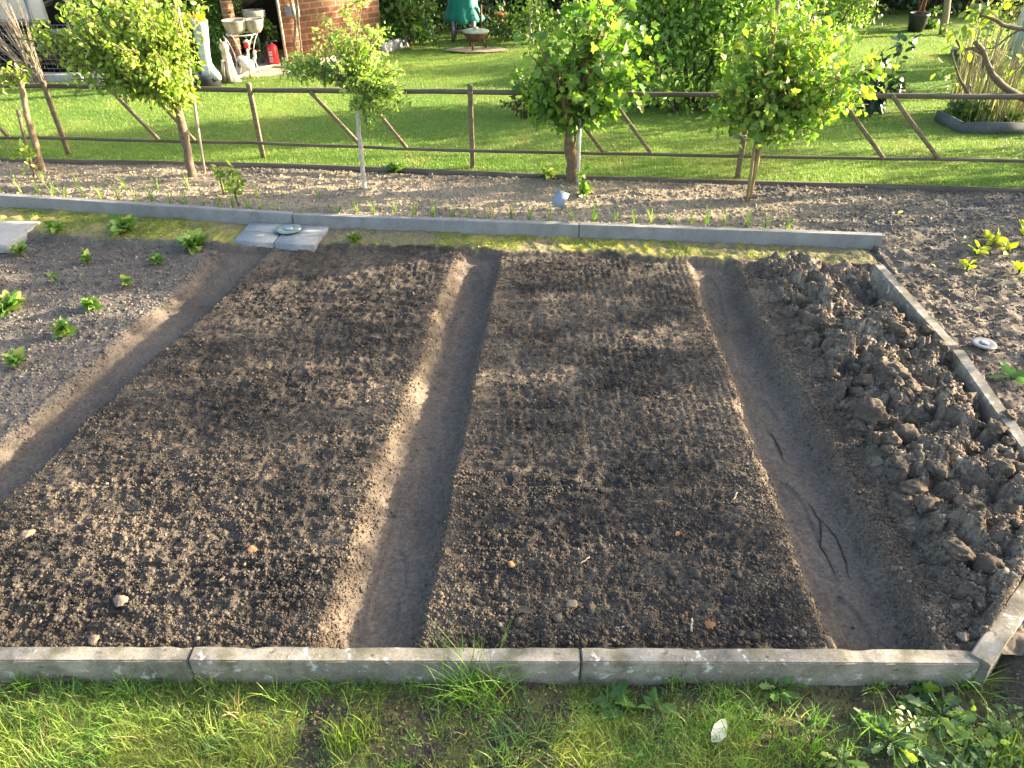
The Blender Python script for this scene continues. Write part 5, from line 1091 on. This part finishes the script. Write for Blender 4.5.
# ------------------------------------------------------------------ unseen hedge added beyond the right edge, its gaps shaped to light chosen patches
HX = 6.6
LIT = [  # wanted sun patches in view pixels; hedge leaves shading them are left out
    (150, 560, 215, 88, 1), (60, 500, 90, 60, .8), (250, 480, 190, 22, .8), (100, 430, 90, 40, .75), (300, 620, 60, 40, .6), (120, 625, 150, 22, .35),
    (545, 480, 75, 28, .9), (520, 545, 110, 45, .7), (430, 500, 40, 90, .55), (660, 335, 70, 14, .9), (705, 420, 90, 14, .6), (690, 270, 60, 25, .5), (770, 480, 40, 40, .8),
    (390, 300, 60, 40, .6), (310, 275, 150, 9, .55), (400, 350, 60, 30, .65), (380, 430, 60, 40, .8), (350, 560, 40, 100, .9), (600, 400, 90, 10, .4),
    (860, 400, 120, 110, .85), (950, 500, 100, 70, .8), (930, 590, 80, 50, .9), (930, 330, 80, 70, .8), (790, 340, 40, 60, .7), (985, 640, 40, 40, .6), (800, 560, 40, 40, .5), (735, 655, 60, 8, .8), (100, 650, 120, 9, .7),
    (960, 230, 140, 60, .55), (300, 185, 420, 16, .9), (780, 190, 140, 12, .9), (140, 214, 260, 17, 1), (470, 243, 230, 12, .85), (80, 340, 150, 40, .45), (60, 260, 120, 30, .3), (1000, 350, 60, 60, .6),
    (100, 745, 190, 30, .8), (340, 735, 60, 40, .8), (640, 720, 90, 30, .7), (480, 690, 50, 25, .6), (980, 745, 70, 40, .6), (560, 760, 120, 20, .5), (210, 700, 60, 20, .4)]
n = 95000; hy = rng.uniform(.4, 9.2, n); hz = rng.uniform(.05, 2.6, n); hx = HX + rng.normal(0, .16, n)
tE, tA = math.tan(SUN_EL) / math.cos(SUN_AZ) if False else math.tan(SUN_EL), math.tan(SUN_AZ)
gx = hx - hz / (tE / math.cos(SUN_AZ)) * 1.0; gy = hy - (hx - gx) * tA
px, py = to_px(gx, gy, 0.0)
lit = np.zeros(n)
for (cx, cy, rx, ry, a) in LIT: lit = np.maximum(lit, a * np.exp(-(((px - cx) / rx) ** 2 + ((py - cy) / ry) ** 2) ** 1.5 * .9))
stk = fbm(gx * .45 - gy * .05, gy * 2.6, 1.5, 3, 420); bedz = (gy > 1.35) & (gy < 4.5)
lit = np.maximum(lit, bedz * .75 * sm(.54, .62, stk))
lit = np.maximum(lit, (gx > 1.3) * (gx < 2.9) * (gy > 1.4) * (gy < 4.6) * .92 * sm(.38, .48, fbm(gx * 1.1, gy * 2.4, 1.6, 3, 431)))
lit = np.maximum(lit, (gy < 1.4) * .9 * sm(.44, .54, fbm(gx * 1.0, gy * 3.0, 1.5, 3, 441)))
far = sm(5.4, 5.9, gy); streak = fbm(gx * .35, gy * 2.4, 1.0, 3, 400)
lit = np.maximum(lit, far * np.where(streak > .66, .55, .97))
lit = np.maximum(lit, sm(-4.3, -4.9, gx))
for cx, cy, z0, z1, hw in ((-2.6, 5.45, .45, 1.4, .45), (-1.1, 5.16, .3, 1.4, .3), (.45, 5.32, .4, 1.4, .45), (1.9, 5.0, .35, 1.3, .45), (3.4, 5.45, .3, 1.5, .3), (-3.7, 5.6, .5, 1.1, .3)):
    t = hx - cx; yy = hy - t * tA; zz = hz - t * tE / math.cos(SUN_AZ)
    lit = np.maximum(lit, .9 * ((np.abs(yy - cy) < hw) & (zz > z0) & (zz < z1)))
brk = (fbm(hy, hz * 1.6, 5.5, 3, 410) - .5) * 1.1
keep = rng.uniform(0, 1, n) > np.clip(lit * 1.12 + brk * .38 * (lit > .05), .0, 1.0)
keep &= (gy > .3)
hy, hz, hx = hy[keep], hz[keep], hx[keep]; n = len(hy)
gs_ = 'added shade hedge beyond the right edge'
root = empty('hedge', (HX, 4.5, 0), 'unseen shade hedge added beyond the right edge, gaps shaped for sun patches', 'hedge')
mb = MB(); add_leaves(mb, np.stack([hx - HX, hy - 4.5, hz], -1), rng.normal(size=(n, 3)), rng.normal(size=(n, 3)) + np.array([-.8, 0, .2]), rng.uniform(.035, .075, n), pal(n, MID), 'oval'); mb.build('foliage', LEAF, root)
mb = MB()
for k in range(16):
    y = .6 + .55 * k; mb.tube([(random.uniform(-.05, .05), y - 4.5 + random.uniform(-.08, .08) * z, z) for z in (-.25, .3, .8, 1.3, 1.8)], [.016, .014, .012, .009, .006], 6, (.15, .11, .07))
mb.build('stems', BARK, root, True)
